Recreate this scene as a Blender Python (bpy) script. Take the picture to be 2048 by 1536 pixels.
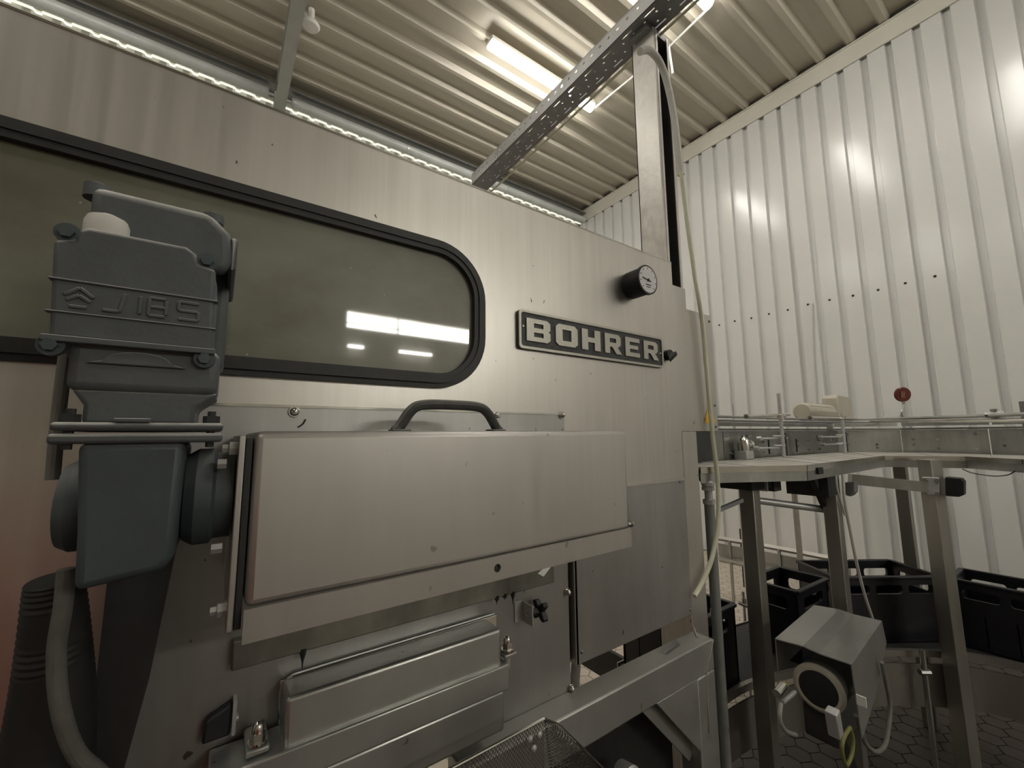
import bpy, bmesh, math, random
import numpy as np
from mathutils import Vector, Matrix
random.seed(7)
PI = math.pi
scn = bpy.context.scene
COL = scn.collection
for o in list(bpy.data.objects): bpy.data.objects.remove(o)

# ---------------------------------------------------------------- camera
F = 826.4
YAW, PIT, ROL = (math.radians(a) for a in (35.123, 7.029, -0.4815))
CAM = Vector((0, -0.8, 1.55))
fw = Vector((math.sin(YAW)*math.cos(PIT), math.cos(YAW)*math.cos(PIT), math.sin(PIT)))
rt = Vector((math.cos(YAW), -math.sin(YAW), 0)); up = rt.cross(fw)
r2 = math.cos(ROL)*rt + math.sin(ROL)*up; u2 = -math.sin(ROL)*rt + math.cos(ROL)*up
cd = bpy.data.cameras.new('camera'); cam = bpy.data.objects.new('camera', cd); COL.objects.link(cam)
cd.sensor_width = 36; cd.lens = F/2048*36; cd.clip_start = 0.02; cd.clip_end = 100
m = Matrix((r2, u2, -fw)).transposed().to_4x4(); m.translation = CAM
cam.matrix_world = m; scn.camera = cam

# ---------------------------------------------------------------- light and exposure
w = bpy.data.worlds.new('world'); scn.world = w; w.use_nodes = True
w.node_tree.nodes['Background'].inputs[0].default_value = (0.75, 0.8, 0.9, 1)
w.node_tree.nodes['Background'].inputs[1].default_value = 0.3
scn.view_settings.view_transform = 'Standard'
scn.view_settings.look = 'None'
scn.view_settings.gamma = 1
scn.view_settings.use_curve_mapping = False
scn.view_settings.exposure = 0.45
LAMP = 30.0          # radiance of the fluorescent diffusers
DAY = 26.0            # radiance of the daylit strip window

# ---------------------------------------------------------------- materials
def newmat(name):
    m = bpy.data.materials.new(name); m.use_nodes = True
    nt = m.node_tree; return m, nt, nt.nodes['Principled BSDF']
def N(nt, t, **k):
    n = nt.nodes.new(t)
    for a, b in k.items():
        if a in n.inputs.keys(): n.inputs[a].default_value = b
        else: setattr(n, a, b)
    return n
def ramp(nt, src, stops):
    r = nt.nodes.new('ShaderNodeValToRGB'); e = r.color_ramp.elements
    while len(e) < len(stops): e.new(0.5)
    for i, (p, c) in enumerate(stops):
        e[i].position = p; e[i].color = (c, c, c, 1) if isinstance(c, (int, float)) else (*c, 1)
    nt.links.new(src, r.inputs[0]); return r.outputs[0]
def coords(nt, scale=(1, 1, 1)):
    g = N(nt, 'ShaderNodeNewGeometry'); mp = N(nt, 'ShaderNodeMapping'); mp.inputs['Scale'].default_value = scale
    nt.links.new(g.outputs['Position'], mp.inputs['Vector']); return mp.outputs[0]
def noise(nt, vec, scale, detail=4, rough=.55):
    n = N(nt, 'ShaderNodeTexNoise', Scale=scale, Detail=detail, Roughness=rough); nt.links.new(vec, n.inputs['Vector']); return n.outputs['Fac']
def mix(nt, fac, a, b):
    x = nt.nodes.new('ShaderNodeMix'); x.data_type = 'RGBA'
    for s, v in ((0, fac), (6, a), (7, b)):
        if isinstance(v, (int, float)): x.inputs[s].default_value = v
        elif isinstance(v, tuple): x.inputs[s].default_value = (*v, 1)
        else: nt.links.new(v, x.inputs[s])
    return x.outputs[2]
def metal(name, col, rough=.35, metallic=1.0, stain=.25, streak=(60, 60, 3), dark=.6, bump=.0, specks=0.0, dust=0.0, dustcol=(.5, .47, .4)):
    m, nt, p = newmat(name)
    L = nt.links
    a = noise(nt, coords(nt, streak), 1.0, 6, .6)
    b = noise(nt, coords(nt, (3, 3, 1.2)), 1.0, 5, .6)
    c1 = mix(nt, ramp(nt, a, [(.35, 0), (.7, 1)]), tuple(x*(1-stain) for x in col), col)
    c2 = mix(nt, ramp(nt, b, [(.3, 1), (.6, 0)]), c1, tuple(x*dark for x in col))
    fac_m = None
    if specks:
        s = noise(nt, coords(nt, (1, 1, .6)), 55, 2, .5)
        c2 = mix(nt, ramp(nt, s, [(.735, 0), (.765, specks)]), c2, (.06, .05, .04))
    if dust:
        g = N(nt, 'ShaderNodeNewGeometry'); sx = N(nt, 'ShaderNodeSeparateXYZ'); L.new(g.outputs['Normal'], sx.inputs[0])
        dn = ramp(nt, sx.outputs[2], [(.25, 0), (.8, dust)])
        c2 = mix(nt, dn, c2, dustcol)
        inv = ramp(nt, sx.outputs[2], [(.25, metallic), (.8, metallic*(1-dust))]); L.new(inv, p.inputs['Metallic'])
    else: p.inputs['Metallic'].default_value = metallic
    L.new(c2, p.inputs['Base Color'])
    rr = N(nt, 'ShaderNodeMapRange'); rr.inputs['To Min'].default_value = rough*.75; rr.inputs['To Max'].default_value = rough*1.3
    L.new(a, rr.inputs['Value']); L.new(rr.outputs[0], p.inputs['Roughness'])
    if bump:
        bn = N(nt, 'ShaderNodeBump', Strength=bump, Distance=.002); L.new(noise(nt, coords(nt, (1, 1, 1)), 25, 5), bn.inputs['Height']); L.new(bn.outputs[0], p.inputs['Normal'])
    return m
def paint(name, col, rough=.5, var=.15, scale=6, metallic=0, bump=0, dust=0, dustcol=(.42, .4, .36), spec=.5, streak=(1, 1, 1)):
    m, nt, p = newmat(name); L = nt.links
    b = noise(nt, coords(nt, streak), scale, 6, .65)
    c = mix(nt, ramp(nt, b, [(.3, 0), (.7, 1)]), tuple(x*(1-var) for x in col), tuple(min(1, x*(1+var*.5)) for x in col))
    if dust:
        g = N(nt, 'ShaderNodeNewGeometry'); sx = N(nt, 'ShaderNodeSeparateXYZ'); L.new(g.outputs['Normal'], sx.inputs[0])
        d = ramp(nt, sx.outputs[2], [(.2, 0), (.85, dust)])
        n2 = ramp(nt, noise(nt, coords(nt), 40, 4), [(.3, .6), (.6, 1)])
        mm = N(nt, 'ShaderNodeMath', operation='MULTIPLY'); L.new(d, mm.inputs[0]); L.new(n2, mm.inputs[1])
        c = mix(nt, mm.outputs[0], c, dustcol)
    L.new(c, p.inputs['Base Color']); p.inputs['Roughness'].default_value = rough; p.inputs['Metallic'].default_value = metallic
    p.inputs['Specular IOR Level'].default_value = spec
    if bump:
        bn = N(nt, 'ShaderNodeBump', Strength=bump, Distance=.003); L.new(noise(nt, coords(nt), 60, 5), bn.inputs['Height']); L.new(bn.outputs[0], p.inputs['Normal'])
    return m
def emis(name, col, s):
    m, nt, p = newmat(name); p.inputs['Base Color'].default_value = (*col, 1)
    p.inputs['Emission Color'].default_value = (*col, 1); p.inputs['Emission Strength'].default_value = s; return m

M = {}
M['panel'] = metal('brushed_stainless_panel', (.60, .575, .535), .37, .84, .13, (45, 45, 1.2), .84, 0, .9)
M['plate'] = metal('dull_stainless_plate', (.43, .42, .405), .42, .85, .12, (50, 50, 2), .72, .1, .8)
M['guard'] = metal('satin_stainless_guard', (.53, .51, .485), .42, .85, .08, (60, 60, 1.5), .85, .05, .4)
M['cover'] = metal('worn_stainless_cover', (.57, .57, .55), .36, .85, .15, (8, 40, 8), .75, .15, .5)
M['frame'] = metal('stainless_frame', (.52, .52, .50), .40, .8, .12, (20, 20, 20), .8, .1, .4, .5, (.20, .18, .145))
M['steel'] = metal('conveyor_stainless', (.50, .50, .48), .34, .95, .2, (30, 30, 6), .6, .1, .6)
M['post'] = metal('square_tube_steel', (.36, .34, .31), .42, .85, .15, (30, 30, 4), .8, .1)
M['chrome'] = metal('bright_steel', (.72, .70, .66), .18, 1, .1, (20, 20, 20), .8)
M['galv'] = metal('galvanised_steel', (.60, .60, .59), .42, .5, .2, (14, 14, 14), .75, .1)
M['galv_dark'] = metal('dull_galvanised_steel', (.30, .30, .31), .5, .7, .2, (14, 14, 14), .75, .1)
M['column'] = metal('galvanised_column_steel', (.72, .69, .64), .34, .35, .2, (30, 30, 20), .75, .5)
M['duct'] = paint('grey_painted_tube', (.50, .52, .50), .4, .15)
M['beam'] = paint('grey_painted_beam', (.42, .43, .40), .5, .1)
M['wall'] = paint('white_coated_sheet', (.73, .73, .71), .20, .03, 3, spec=.6)
M['wallback'] = paint('white_coated_sheet_back', (.74, .73, .68), .35, .03, 3)
M['roof'] = paint('cream_coated_roof_sheet', (.53, .49, .40), .42, .13, 1.4, streak=(.5, 4, 1))
M['flash'] = paint('cream_flashing', (.72, .70, .62), .45, .04, 3)
M['motor'] = paint('slate_grey_motor_paint', (.082, .090, .095), .55, .22, 14, bump=.25, dust=1.0, dustcol=(.50, .49, .45))
M['gear'] = paint('slate_grey_gearbox_paint', (.055, .070, .076), .5, .2, 9, bump=.15, dust=.6, dustcol=(.25, .25, .24))
M['rubber'] = paint('black_rubber', (.018, .018, .017), .55, .3, 40)
M['black'] = paint('black_plastic', (.006, .006, .007), .5, .3, 30)
M['handle'] = paint('worn_black_handle', (.035, .033, .030), .5, .5, 60, dust=.4)
M['crate'] = paint('black_crate_plastic', (.006, .006, .010), .4, .3, 10)
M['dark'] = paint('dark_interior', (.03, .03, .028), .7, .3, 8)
M['hose'] = paint('clear_yellowed_hose', (.62, .62, .47), .3, .12, 10)
M['cable'] = paint('light_grey_cable', (.52, .51, .47), .5, .1, 20)
M['cabled'] = paint('dusty_grey_cable', (.16, .155, .14), .7, .2, 30)
M['cableg'] = paint('dusty_motor_cable', (.11, .105, .095), .8, .2, 60, bump=.3)
M['green'] = paint('yellow_green_lead', (.20, .20, .055), .5, .3, 40)
M['pipe'] = paint('grey_plastic_pipe', (.20, .215, .20), .5, .15, 12)
M['beige'] = paint('beige_motor_paint', (.50, .46, .38), .5, .1, 12)
M['red'] = paint('dark_red_reflector', (.13, .025, .018), .25, .3, 20)
M['yellow'] = paint('warning_yellow', (.75, .47, .04), .45, .05, 12)
M['paper'] = paint('white_label', (.80, .80, .76), .6, .05, 12)
M['white'] = paint('white_plastic', (.80, .79, .74), .4, .05, 10)
M['gaugef'] = paint('gauge_dial', (.66, .65, .66), .35, .06, 20)
M['plateblk'] = paint('worn_black_enamel', (.035, .035, .035), .5, .6, 70, bump=.3)
M['letter'] = metal('cast_aluminium_letter', (.50, .48, .43), .42, .75, .2, (80, 80, 80), .75, .3)
M['red_standin_crate'] = paint('red_orange_plastic', (.75, .10, .035), .5, .1, 5)
M['beltw'] = paint('pale_belt_plate', (.52, .50, .45), .4, .15, 12, metallic=.4)
M['mesh'] = metal('woven_wire', (.30, .27, .22), .45, .9, .3, (90, 90, 90), .6)
M['grease'] = metal('greasy_steel_strip', (.42, .41, .36), .4, .8, .2, (25, 25, 25), .25, .1, 1.0)
M['lamp'] = emis('lit_diffuser', (1.0, .965, .90), LAMP)
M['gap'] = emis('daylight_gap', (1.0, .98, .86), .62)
M['day'] = emis('daylight_glazing', (1.0, .985, .90), DAY)
# floor
def floor_mat(name, base, dirt, rough):
    m, nt, p = newmat(name); L = nt.links
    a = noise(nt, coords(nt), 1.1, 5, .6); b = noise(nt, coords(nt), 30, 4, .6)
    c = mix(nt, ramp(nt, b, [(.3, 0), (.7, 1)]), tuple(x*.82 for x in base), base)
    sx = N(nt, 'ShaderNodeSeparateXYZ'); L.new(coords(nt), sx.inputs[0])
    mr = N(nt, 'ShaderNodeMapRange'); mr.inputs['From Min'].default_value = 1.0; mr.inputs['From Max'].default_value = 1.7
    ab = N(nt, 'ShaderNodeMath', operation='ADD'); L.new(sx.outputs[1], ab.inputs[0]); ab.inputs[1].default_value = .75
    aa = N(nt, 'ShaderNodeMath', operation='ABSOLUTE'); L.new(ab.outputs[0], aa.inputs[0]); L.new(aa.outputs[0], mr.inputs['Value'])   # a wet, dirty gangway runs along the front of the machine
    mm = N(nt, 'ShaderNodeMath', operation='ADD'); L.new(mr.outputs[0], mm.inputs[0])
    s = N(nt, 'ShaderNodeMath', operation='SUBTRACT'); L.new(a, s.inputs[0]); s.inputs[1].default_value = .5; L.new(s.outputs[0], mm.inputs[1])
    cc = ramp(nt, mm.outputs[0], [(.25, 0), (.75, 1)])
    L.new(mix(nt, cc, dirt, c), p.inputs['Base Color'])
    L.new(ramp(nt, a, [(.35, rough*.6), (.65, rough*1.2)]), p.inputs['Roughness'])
    return m
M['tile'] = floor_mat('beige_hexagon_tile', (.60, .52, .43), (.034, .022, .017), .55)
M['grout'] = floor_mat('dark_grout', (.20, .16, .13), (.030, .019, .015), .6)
# dirty window pane
def pane_mat():
    m, nt, p = newmat('dirty_olive_window'); L = nt.links
    a = noise(nt, coords(nt, (1, 1, 1.4)), 3.2, 5, .6)
    c = mix(nt, ramp(nt, a, [(.35, 0), (.65, 1)]), (.105, .100, .062), (.185, .19, .145))
    s = noise(nt, coords(nt), 90, 2, .5)
    c = mix(nt, ramp(nt, s, [(.73, 0), (.77, .7)]), c, (.42, .42, .34))
    L.new(c, p.inputs['Base Color']); p.inputs['Roughness'].default_value = .45
    p.inputs['Coat Weight'].default_value = 1; p.inputs['Coat Roughness'].default_value = .035; p.inputs['Coat IOR'].default_value = 1.55
    return m
M['pane'] = pane_mat()

# ---------------------------------------------------------------- mesh helpers
def DU(p): return Vector((.8*p[0], .8*p[1], .31+.8*p[2]))   # machine drawing units to metres
class B:
    def __init__(s, du=False): s.v = []; s.f = []; s.du = du
    def add(s, vs, fs):
        k = len(s.v); s.v += [tuple(x) for x in vs]; s.f += [tuple(i+k for i in f) for f in fs]; return s
    def box(s, x0, x1, y0, y1, z0, z1):
        return s.add([(x, y, z) for z in (z0, z1) for y in (y0, y1) for x in (x0, x1)],
                     [(0, 2, 3, 1), (4, 5, 7, 6), (0, 1, 5, 4), (2, 6, 7, 3), (0, 4, 6, 2), (1, 3, 7, 5)])
    def bar(s, p, q, w, h, upv=(0, 0, 1)):
        p, q = Vector(p), Vector(q); d = (q-p).normalized(); a = d.cross(Vector(upv))
        if a.length < 1e-4: a = d.cross(Vector((0, 1, 0)))
        a.normalize(); b = a.cross(d); vs = []
        for c in (p, q):
            for i, j in ((-1, -1), (1, -1), (1, 1), (-1, 1)): vs.append(c+a*i*w/2+b*j*h/2)
        return s.add(vs, [(3, 2, 1, 0), (4, 5, 6, 7), (0, 1, 5, 4), (1, 2, 6, 5), (2, 3, 7, 6), (3, 0, 4, 7)])
    def rings(s, rs, cap=True):
        n = len(rs[0]); vs = [p for r in rs for p in r]; fs = []
        for i in range(len(rs)-1):
            for j in range(n): fs.append((i*n+j, i*n+(j+1) % n, (i+1)*n+(j+1) % n, (i+1)*n+j))
        if cap: fs += [tuple(range(n))[::-1], tuple((len(rs)-1)*n+j for j in range(n))]
        return s.add(vs, fs)
    def tube(s, path, r, n=10, cap=True):
        P = [Vector(p) for p in path]; rs = []; a = None
        for i, p in enumerate(P):
            d = (P[min(i+1, len(P)-1)]-P[max(i-1, 0)]).normalized()
            if a is None:
                a = d.cross(Vector((0, 0, 1)))
                if a.length < 1e-3: a = d.cross(Vector((0, 1, 0)))
            a = (a-d*a.dot(d)).normalized(); b = d.cross(a); R = r[i] if isinstance(r, (list, tuple)) else r
            rs.append([p+(a*math.cos(t)+b*math.sin(t))*R for t in [2*PI*k/n for k in range(n)]])
        return s.rings(rs, cap)
    def lathe(s, o, ax, prof, n=20, rot=0):
        o = Vector(o); d = Vector(ax).normalized(); a = d.cross(Vector((0, 0, 1)))
        if a.length < 1e-3: a = Vector((1, 0, 0))
        a.normalize(); b = d.cross(a)
        return s.rings([[o+d*h+(a*math.cos(t)+b*math.sin(t))*max(r, 1e-5) for t in [rot+2*PI*k/n for k in range(n)]] for r, h in prof])
    def cyl(s, p, q, r, n=16):
        p, q = Vector(p), Vector(q); return s.lathe(p, q-p, [(r, 0), (r, (q-p).length)], n)
    def prism(s, pts, vec):   # 3d polygon extruded by vec
        n = len(pts); vec = Vector(vec); P = [Vector(p) for p in pts]
        return s.add(P+[p+vec for p in P], [tuple(range(n))[::-1], tuple(range(n, 2*n))]+[(i, (i+1) % n, n+(i+1) % n, n+i) for i in range(n)])
    def dome(s, p, ax, r, h):
        return s.lathe(p, ax, [(r, 0)]+[(r*math.cos(t), h*math.sin(t)) for t in (0.3, .6, .9, 1.2, 1.5)], 14)
    def hexnut(s, p, ax, r, h, dome=True):
        s.lathe(p, ax, [(r*1.35, -h*.15), (r*1.35, 0)], 18); s.lathe(p, ax, [(r, 0), (r, h*.5)], 6)
        if dome:
            o = Vector(p)+Vector(ax).normalized()*h*.5; s.dome(o, ax, r*.8, h*.9)
        return s
ORG = {}
def obj(name, b, mat, parent=None, bevel=0, seg=2, smooth=30, origin=None):
    me = bpy.data.meshes.new(name)
    V = [DU(v) if b.du else Vector(v) for v in b.v]
    if origin is None:
        if parent is not None: origin = ORG[parent.name]
        else:
            xs = [v.x for v in V]; ys = [v.y for v in V]; zs = [v.z for v in V]
            origin = Vector(((min(xs)+max(xs))/2, (min(ys)+max(ys))/2, min(zs)))
    me.from_pydata([v-origin for v in V], [], b.f); me.update()
    bm = bmesh.new(); bm.from_mesh(me); bmesh.ops.recalc_face_normals(bm, faces=bm.faces[:]); bm.to_mesh(me); bm.free()
    me.materials.append(mat if not isinstance(mat, str) else M[mat])
    if smooth:
        me.polygons.foreach_set('use_smooth', [True]*len(me.polygons)); me.set_sharp_from_angle(angle=math.radians(smooth))
    o = bpy.data.objects.new(name, me); COL.objects.link(o)
    if parent is not None: o.parent = parent; ORG[o.name] = origin
    else: o.location = origin; ORG[o.name] = origin
    if bevel:
        md = o.modifiers.new('bevel', 'BEVEL'); md.width = bevel; md.segments = seg; md.limit_method = 'ANGLE'; md.angle_limit = math.radians(40)
    return o
def tag(o, label, cat, group=None, kind=None):
    if kind: o['kind'] = kind
    if label: o['label'] = label
    if cat: o['category'] = cat
    if group: o['group'] = group
    return o
def thing(name, loc, label, cat, group=None, du=False):
    o = bpy.data.objects.new(name, None); COL.objects.link(o); o.empty_display_size = .05
    L = DU(loc) if du else Vector(loc); o.location = L; ORG[o.name] = L
    return tag(o, label, cat, group)
def place(root, loc, label=None, rz=0):          # copy a thing with its parts and sub-parts
    r = root.copy(); COL.objects.link(r); r.location = loc; r.rotation_euler = (0, 0, rz)
    if label: r['label'] = label
    for ch in list(root.children):
        c = ch.copy(); COL.objects.link(c); c.parent = r
        for g in list(ch.children):
            d = g.copy(); COL.objects.link(d); d.parent = c
    return r
def plate2d(outer, holes, th):
    """flat plate in xz (facing -y), outline + holes, thickness th in +y : returns verts, faces"""
    cu = bpy.data.curves.new('t', 'CURVE'); cu.dimensions = '2D'; cu.fill_mode = 'BOTH'; cu.extrude = th/2
    for ring in [outer]+holes:
        sp = cu.splines.new('POLY'); sp.points.add(len(ring)-1); sp.use_cyclic_u = True
        for i, (x, y) in enumerate(ring): sp.points[i].co = (x, y, 0, 1)
    o = bpy.data.objects.new('t', cu); COL.objects.link(o); dg = bpy.context.evaluated_depsgraph_get()
    me = bpy.data.meshes.new_from_object(o.evaluated_get(dg))
    vs = [(v.co.x, -v.co.z+th/2, v.co.y) for v in me.vertices]; fs = [tuple(p.vertices) for p in me.polygons]
    bpy.data.objects.remove(o); bpy.data.curves.remove(cu); bpy.data.meshes.remove(me)
    return vs, fs
def rrect(x0, x1, z0, z1, r, n=8):
    pts = []
    for cx, cz, a in ((x1-r, z0+r, -PI/2), (x1-r, z1-r, 0), (x0+r, z1-r, PI/2), (x0+r, z0+r, PI)):
        for k in range(n+1): t = a+PI/2*k/n; pts.append((cx+r*math.cos(t), cz+r*math.sin(t)))
    return pts
def circ(x, z, r, n=12): return [(x+r*math.cos(2*PI*k/n), z+r*math.sin(2*PI*k/n)) for k in range(n)]
def ray(px, py): return r2*((px-1024)/F)+u2*((768-py)/F)+fw
def atY(px, py, Y): d = ray(px, py); return CAM+d*((Y-CAM.y)/d.y)
def atX(px, py, X): d = ray(px, py); return CAM+d*((X-CAM.x)/d.x)
def atZ(px, py, Z): d = ray(px, py); return CAM+d*((Z-CAM.z)/d.z)
def spline(P, k=6):
    P = [Vector(p) for p in P]; out = []
    for i in range(len(P)-1):
        a, b, c, d = P[max(i-1, 0)], P[i], P[i+1], P[min(i+2, len(P)-1)]
        for j in range(k):
            t = j/k; out.append(.5*((2*b)+(c-a)*t+(2*a-5*b+4*c-d)*t*t+(3*b-a-3*c+d)*t**3))
    return out+[P[-1]]

# ================================================================ THE SETTING
XW, YB, YF, XL, ZC = 5.42, 4.579, -8.5, -7.0, 5.79
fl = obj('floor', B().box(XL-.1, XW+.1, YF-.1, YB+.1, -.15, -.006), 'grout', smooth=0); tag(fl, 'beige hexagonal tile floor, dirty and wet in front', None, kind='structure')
# hexagon tiles : nearest visible ones are single parts, the others one joined part
S = .1; dy = S*math.sqrt(3)/2
hexb = B(); R = .0482/math.cos(PI/6)
hv = [(R*math.cos(PI/6+k*PI/3), R*math.sin(PI/6+k*PI/3)) for k in range(6)]
hexb.add([(x, y, -.006) for x, y in hv]+[(x*.985, y*.985, 0) for x, y in hv], [(6, 7, 8, 9, 10, 11)]+[(i, (i+1) % 6, 6+(i+1) % 6, 6+i) for i in range(6)])
tiles = []
ox, oy = 1.70, .911
for j in range(-38, 43):
    for i in range(-22, 40):
        x, y = ox+i*S+(j % 2)*S/2, oy+j*dy
        if -.4 < x < XW-.06 and -2.3 < y < YB-.06: tiles.append((x, y))
def seen(t):
    v = Vector((t[0], t[1], 0))-CAM; z = v.dot(fw)
    if z < .1: return 9e9
    px = 1024+F*v.dot(r2)/z; py = 768-F*v.dot(u2)/z
    if not (900 < px < 2060 and 1080 < py < 1545): return 9e9
    # gaps the photograph shows floor through come first
    if 1120 < px < 1300 and 1260 < py < 1400: return z-10
    if 1430 < px < 1540 and 1120 < py < 1300: return z-5
    if 990 < px < 1130 and 1380 < py < 1540: return z-4
    return z
tiles.sort(key=seen)
t0 = None; rest = B()
for k, (x, y) in enumerate(tiles):
    if k < 290 and seen((x, y)) < 1e9:
        if t0 is None:
            t0 = obj('tile', hexb, 'tile', fl, origin=Vector((0, 0, 0)), smooth=0); o = t0
        else: o = t0.copy(); COL.objects.link(o); o.parent = fl
        o.location = Vector((x, y, random.uniform(-.0006, .0006)))-ORG['floor']
        o.rotation_euler = (random.uniform(-.004, .004), random.uniform(-.004, .004), 0)
    else: rest.add([(a+x, b+y, c) for a, b, c in hexb.v], hexb.f)
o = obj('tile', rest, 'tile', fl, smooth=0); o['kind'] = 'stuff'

def profile_sheet(L, pitch, flat, slope, groove, depth):
    """list of (u, d) along a trapezoid sheet"""
    pts = []; u = 0
    while u < L-1e-6:
        pts += [(u, 0), (u+flat, 0), (u+flat+slope, depth), (u+flat+slope+groove, depth)]; u += pitch
    pts.append((u, 0)); return pts
def sheet_mesh(pts, f):    # f(u,d,t) -> point, t in (0,1)
    b = B(); n = len(pts)
    b.add([f(u, d, 0) for u, d in pts]+[f(u, d, 1) for u, d in pts], [(i, i+1, n+i+1, n+i) for i in range(n-1)]); return b
# right wall: panels of five ribs
wr = obj('wall_right', B().box(XW+.05, XW+.2, YF, YB+.1, 0, ZC+.2), 'wall', smooth=0); tag(wr, 'white ribbed sheet metal wall behind the conveyors', None, kind='structure')
prof = profile_sheet(1.035, .207, .142, .011, .043, .042)
prof = [(u, d) for u, d in prof]
Y0 = 2.100+.207*5*2     # groove bottoms line up with the photograph
pan = None; yy = Y0+.005
ys = []
while yy > YF+1.2: ys.append(yy); yy -= 1.035
ys.insert(0, Y0+.005+1.035)
for k, y in enumerate(ys):
    if pan is None:
        b = sheet_mesh(prof, lambda u, d, t: (XW+d, -u, t*5.70)); b.box(XW-.0015, XW+.001, -.006, .010, 0, 5.7)
        pan = obj('wall_panel', b, 'wall', wr, origin=Vector((0, 0, 0)), smooth=0); o = pan
    else: o = pan.copy(); COL.objects.link(o); o.parent = wr
    o.location = Vector((0, min(y, YB+.9), 0))-ORG['wall_right']
sc = None
for k in range(22):
    y = Y0+.005-.07-.207*(k-1)
    if sc is None: sc = obj('screw', B().lathe((XW, 0, 0), (-1, 0, 0), [(.012, 0), (.012, .002), (.008, .003), (.008, .008), (.001, .010)], 10), 'rubber', wr, origin=Vector((0, 0, 0))); o = sc
    else: o = sc.copy(); COL.objects.link(o); o.parent = wr
    o.location = Vector((0, y, 3.0+random.uniform(-.01, .01)))-ORG['wall_right']
tr = obj('trim_1', B().box(XW-.02, XW-.004, YF, YB, 5.56, 5.775).box(XW-.035, XW-.004, YF, YB, 5.765, 5.78), 'flash', smooth=0); tag(tr, 'cream flashing strip along the top of the right wall', None, kind='structure')
# back wall
wb = obj('wall_back', B().box(XL, XW+.2, YB+.05, YB+.2, 0, ZC+.2), 'wallback', smooth=0); tag(wb, 'white ribbed wall behind the machine', None, kind='structure')
p2 = profile_sheet(12.2, .1965, .135, .014, .034, .034)
pb = None
pp = profile_sheet(.9825, .1965, .135, .014, .034, .034)
for k in range(12):
    if pb is None: pb = obj('wall_panel', sheet_mesh(pp, lambda u, d, t: (u, YB+d, t*5.60)), 'wallback', wb, origin=Vector((0, 0, 0)), smooth=0); o = pb
    else: o = pb.copy(); COL.objects.link(o); o.parent = wb
    o.location = Vector((XW-.9825*(k+1)-.05, 0, 0))-ORG['wall_back']
t2 = obj('trim_2', B().box(XL, XW-.02, YB-.018, YB-.004, 5.565, 5.62), 'wallback', smooth=0); tag(t2, 'pale capping strip on the back wall', None, kind='structure')
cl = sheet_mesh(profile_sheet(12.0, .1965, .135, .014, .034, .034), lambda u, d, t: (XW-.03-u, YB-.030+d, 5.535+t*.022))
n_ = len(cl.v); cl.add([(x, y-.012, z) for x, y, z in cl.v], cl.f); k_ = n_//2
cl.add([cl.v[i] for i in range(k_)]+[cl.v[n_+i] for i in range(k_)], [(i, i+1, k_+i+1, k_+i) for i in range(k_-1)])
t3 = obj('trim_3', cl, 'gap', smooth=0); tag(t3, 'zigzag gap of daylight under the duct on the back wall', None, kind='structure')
# ceiling
ce = obj('ceiling', B().box(XL, XW+.2, YF, YB+.2, ZC+.10, ZC+.2), 'roof', smooth=0); tag(ce, 'cream trapezoid sheet ceiling with narrow ridges', None, kind='structure')
pc = profile_sheet(.84, .28, .045, .035, .165, .055)
rs = None; yy = 1.861+.2+.28*9-.02
k = 0
while yy > YF+1:
    if rs is None:
        rs = obj('roof_sheet', sheet_mesh(pc, lambda u, d, t: (XL+t*(XW-XL-.002), -u, ZC+d)), 'roof', ce, origin=Vector((0, 0, 0)), smooth=0); o = rs
    else: o = rs.copy(); COL.objects.link(o); o.parent = ce
    o.location = Vector((0, yy+.02, 0))-ORG['ceiling']; yy -= .84
# closing strip where the roof sheets meet the right wall
# front wall with strip window, left wall
o = obj('wall_front', B().box(XL, XW, YF-.15, YF, 0, 3.93).box(XL, XW, YF-.15, YF, 4.30, ZC+.2).box(XL, 2.13, YF-.15, YF, 3.93, 4.30).box(5.38, XW, YF-.15, YF, 3.93, 4.30), 'flash', smooth=0); tag(o, 'cream wall behind the photographer', None, kind='structure')
o = obj('window_1', B().box(2.14, 5.37, YF-.10, YF-.08, 3.94, 4.29), 'day', smooth=0); tag(o, 'daylit strip window high in the front wall', None, kind='structure')
wf = obj('window_frame', B().box(2.13, 5.38, YF-.08, YF-.04, 4.035, 4.055).box(3.28, 3.31, YF-.08, YF-.05, 3.94, 4.29), 'galv', o)
o = obj('wall_left', B().box(XL-.15, XL, YF, YB, 0, ZC+.2), 'flash', smooth=0); tag(o, 'cream wall left of the machine', None, kind='structure')

# ---------------------------------------------------------------- roof steel, lamps, conduits
st = thing('steel_beam', (.33, 4.4, 5.40), 'grey painted steel roof beam running to the back wall above the machine', 'beam')
obj('flange', B().box(.280, .395, YF+.05, 4.50, 5.450, 5.462), 'beam', st); obj('web', B().box(.330, .345, YF+.05, 4.40, 5.462, 5.70), 'beam', st)
obj('flange', B().box(.280, .395, YF+.05, 4.40, 5.70, 5.712), 'beam', st)
obj('column', B().box(.275, .40, 4.50, 4.51, 0, 5.72).box(.275, .40, 4.55, 4.56, 0, 5.72).box(.33, .345, 4.51, 4.55, 0, 5.72), 'beam', st)
DZ = atY(700, 252.5, 4.45).z
du = thing('wall_duct', (-2, 4.44, 5.53), 'round grey duct running along the top of the back wall', 'duct')
for x0, x1 in ((-6.9, .20), (.46, 5.38)):
    obj('tube', B().cyl((x0, 4.45, DZ), (x1, 4.45, DZ), .060, 24), 'duct', du)
for x in (.185, .475, 1.9, 3.6, -2, -4): obj('collar', B().lathe((x, 4.45, DZ), (1, 0, 0), [(.065, 0), (.065, .03)], 24), 'galv', du)
obj('support_rail', B().box(-6.9, 5.38, 4.38, 4.56, DZ+.105, DZ+.125), 'galv_dark', du)
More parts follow.
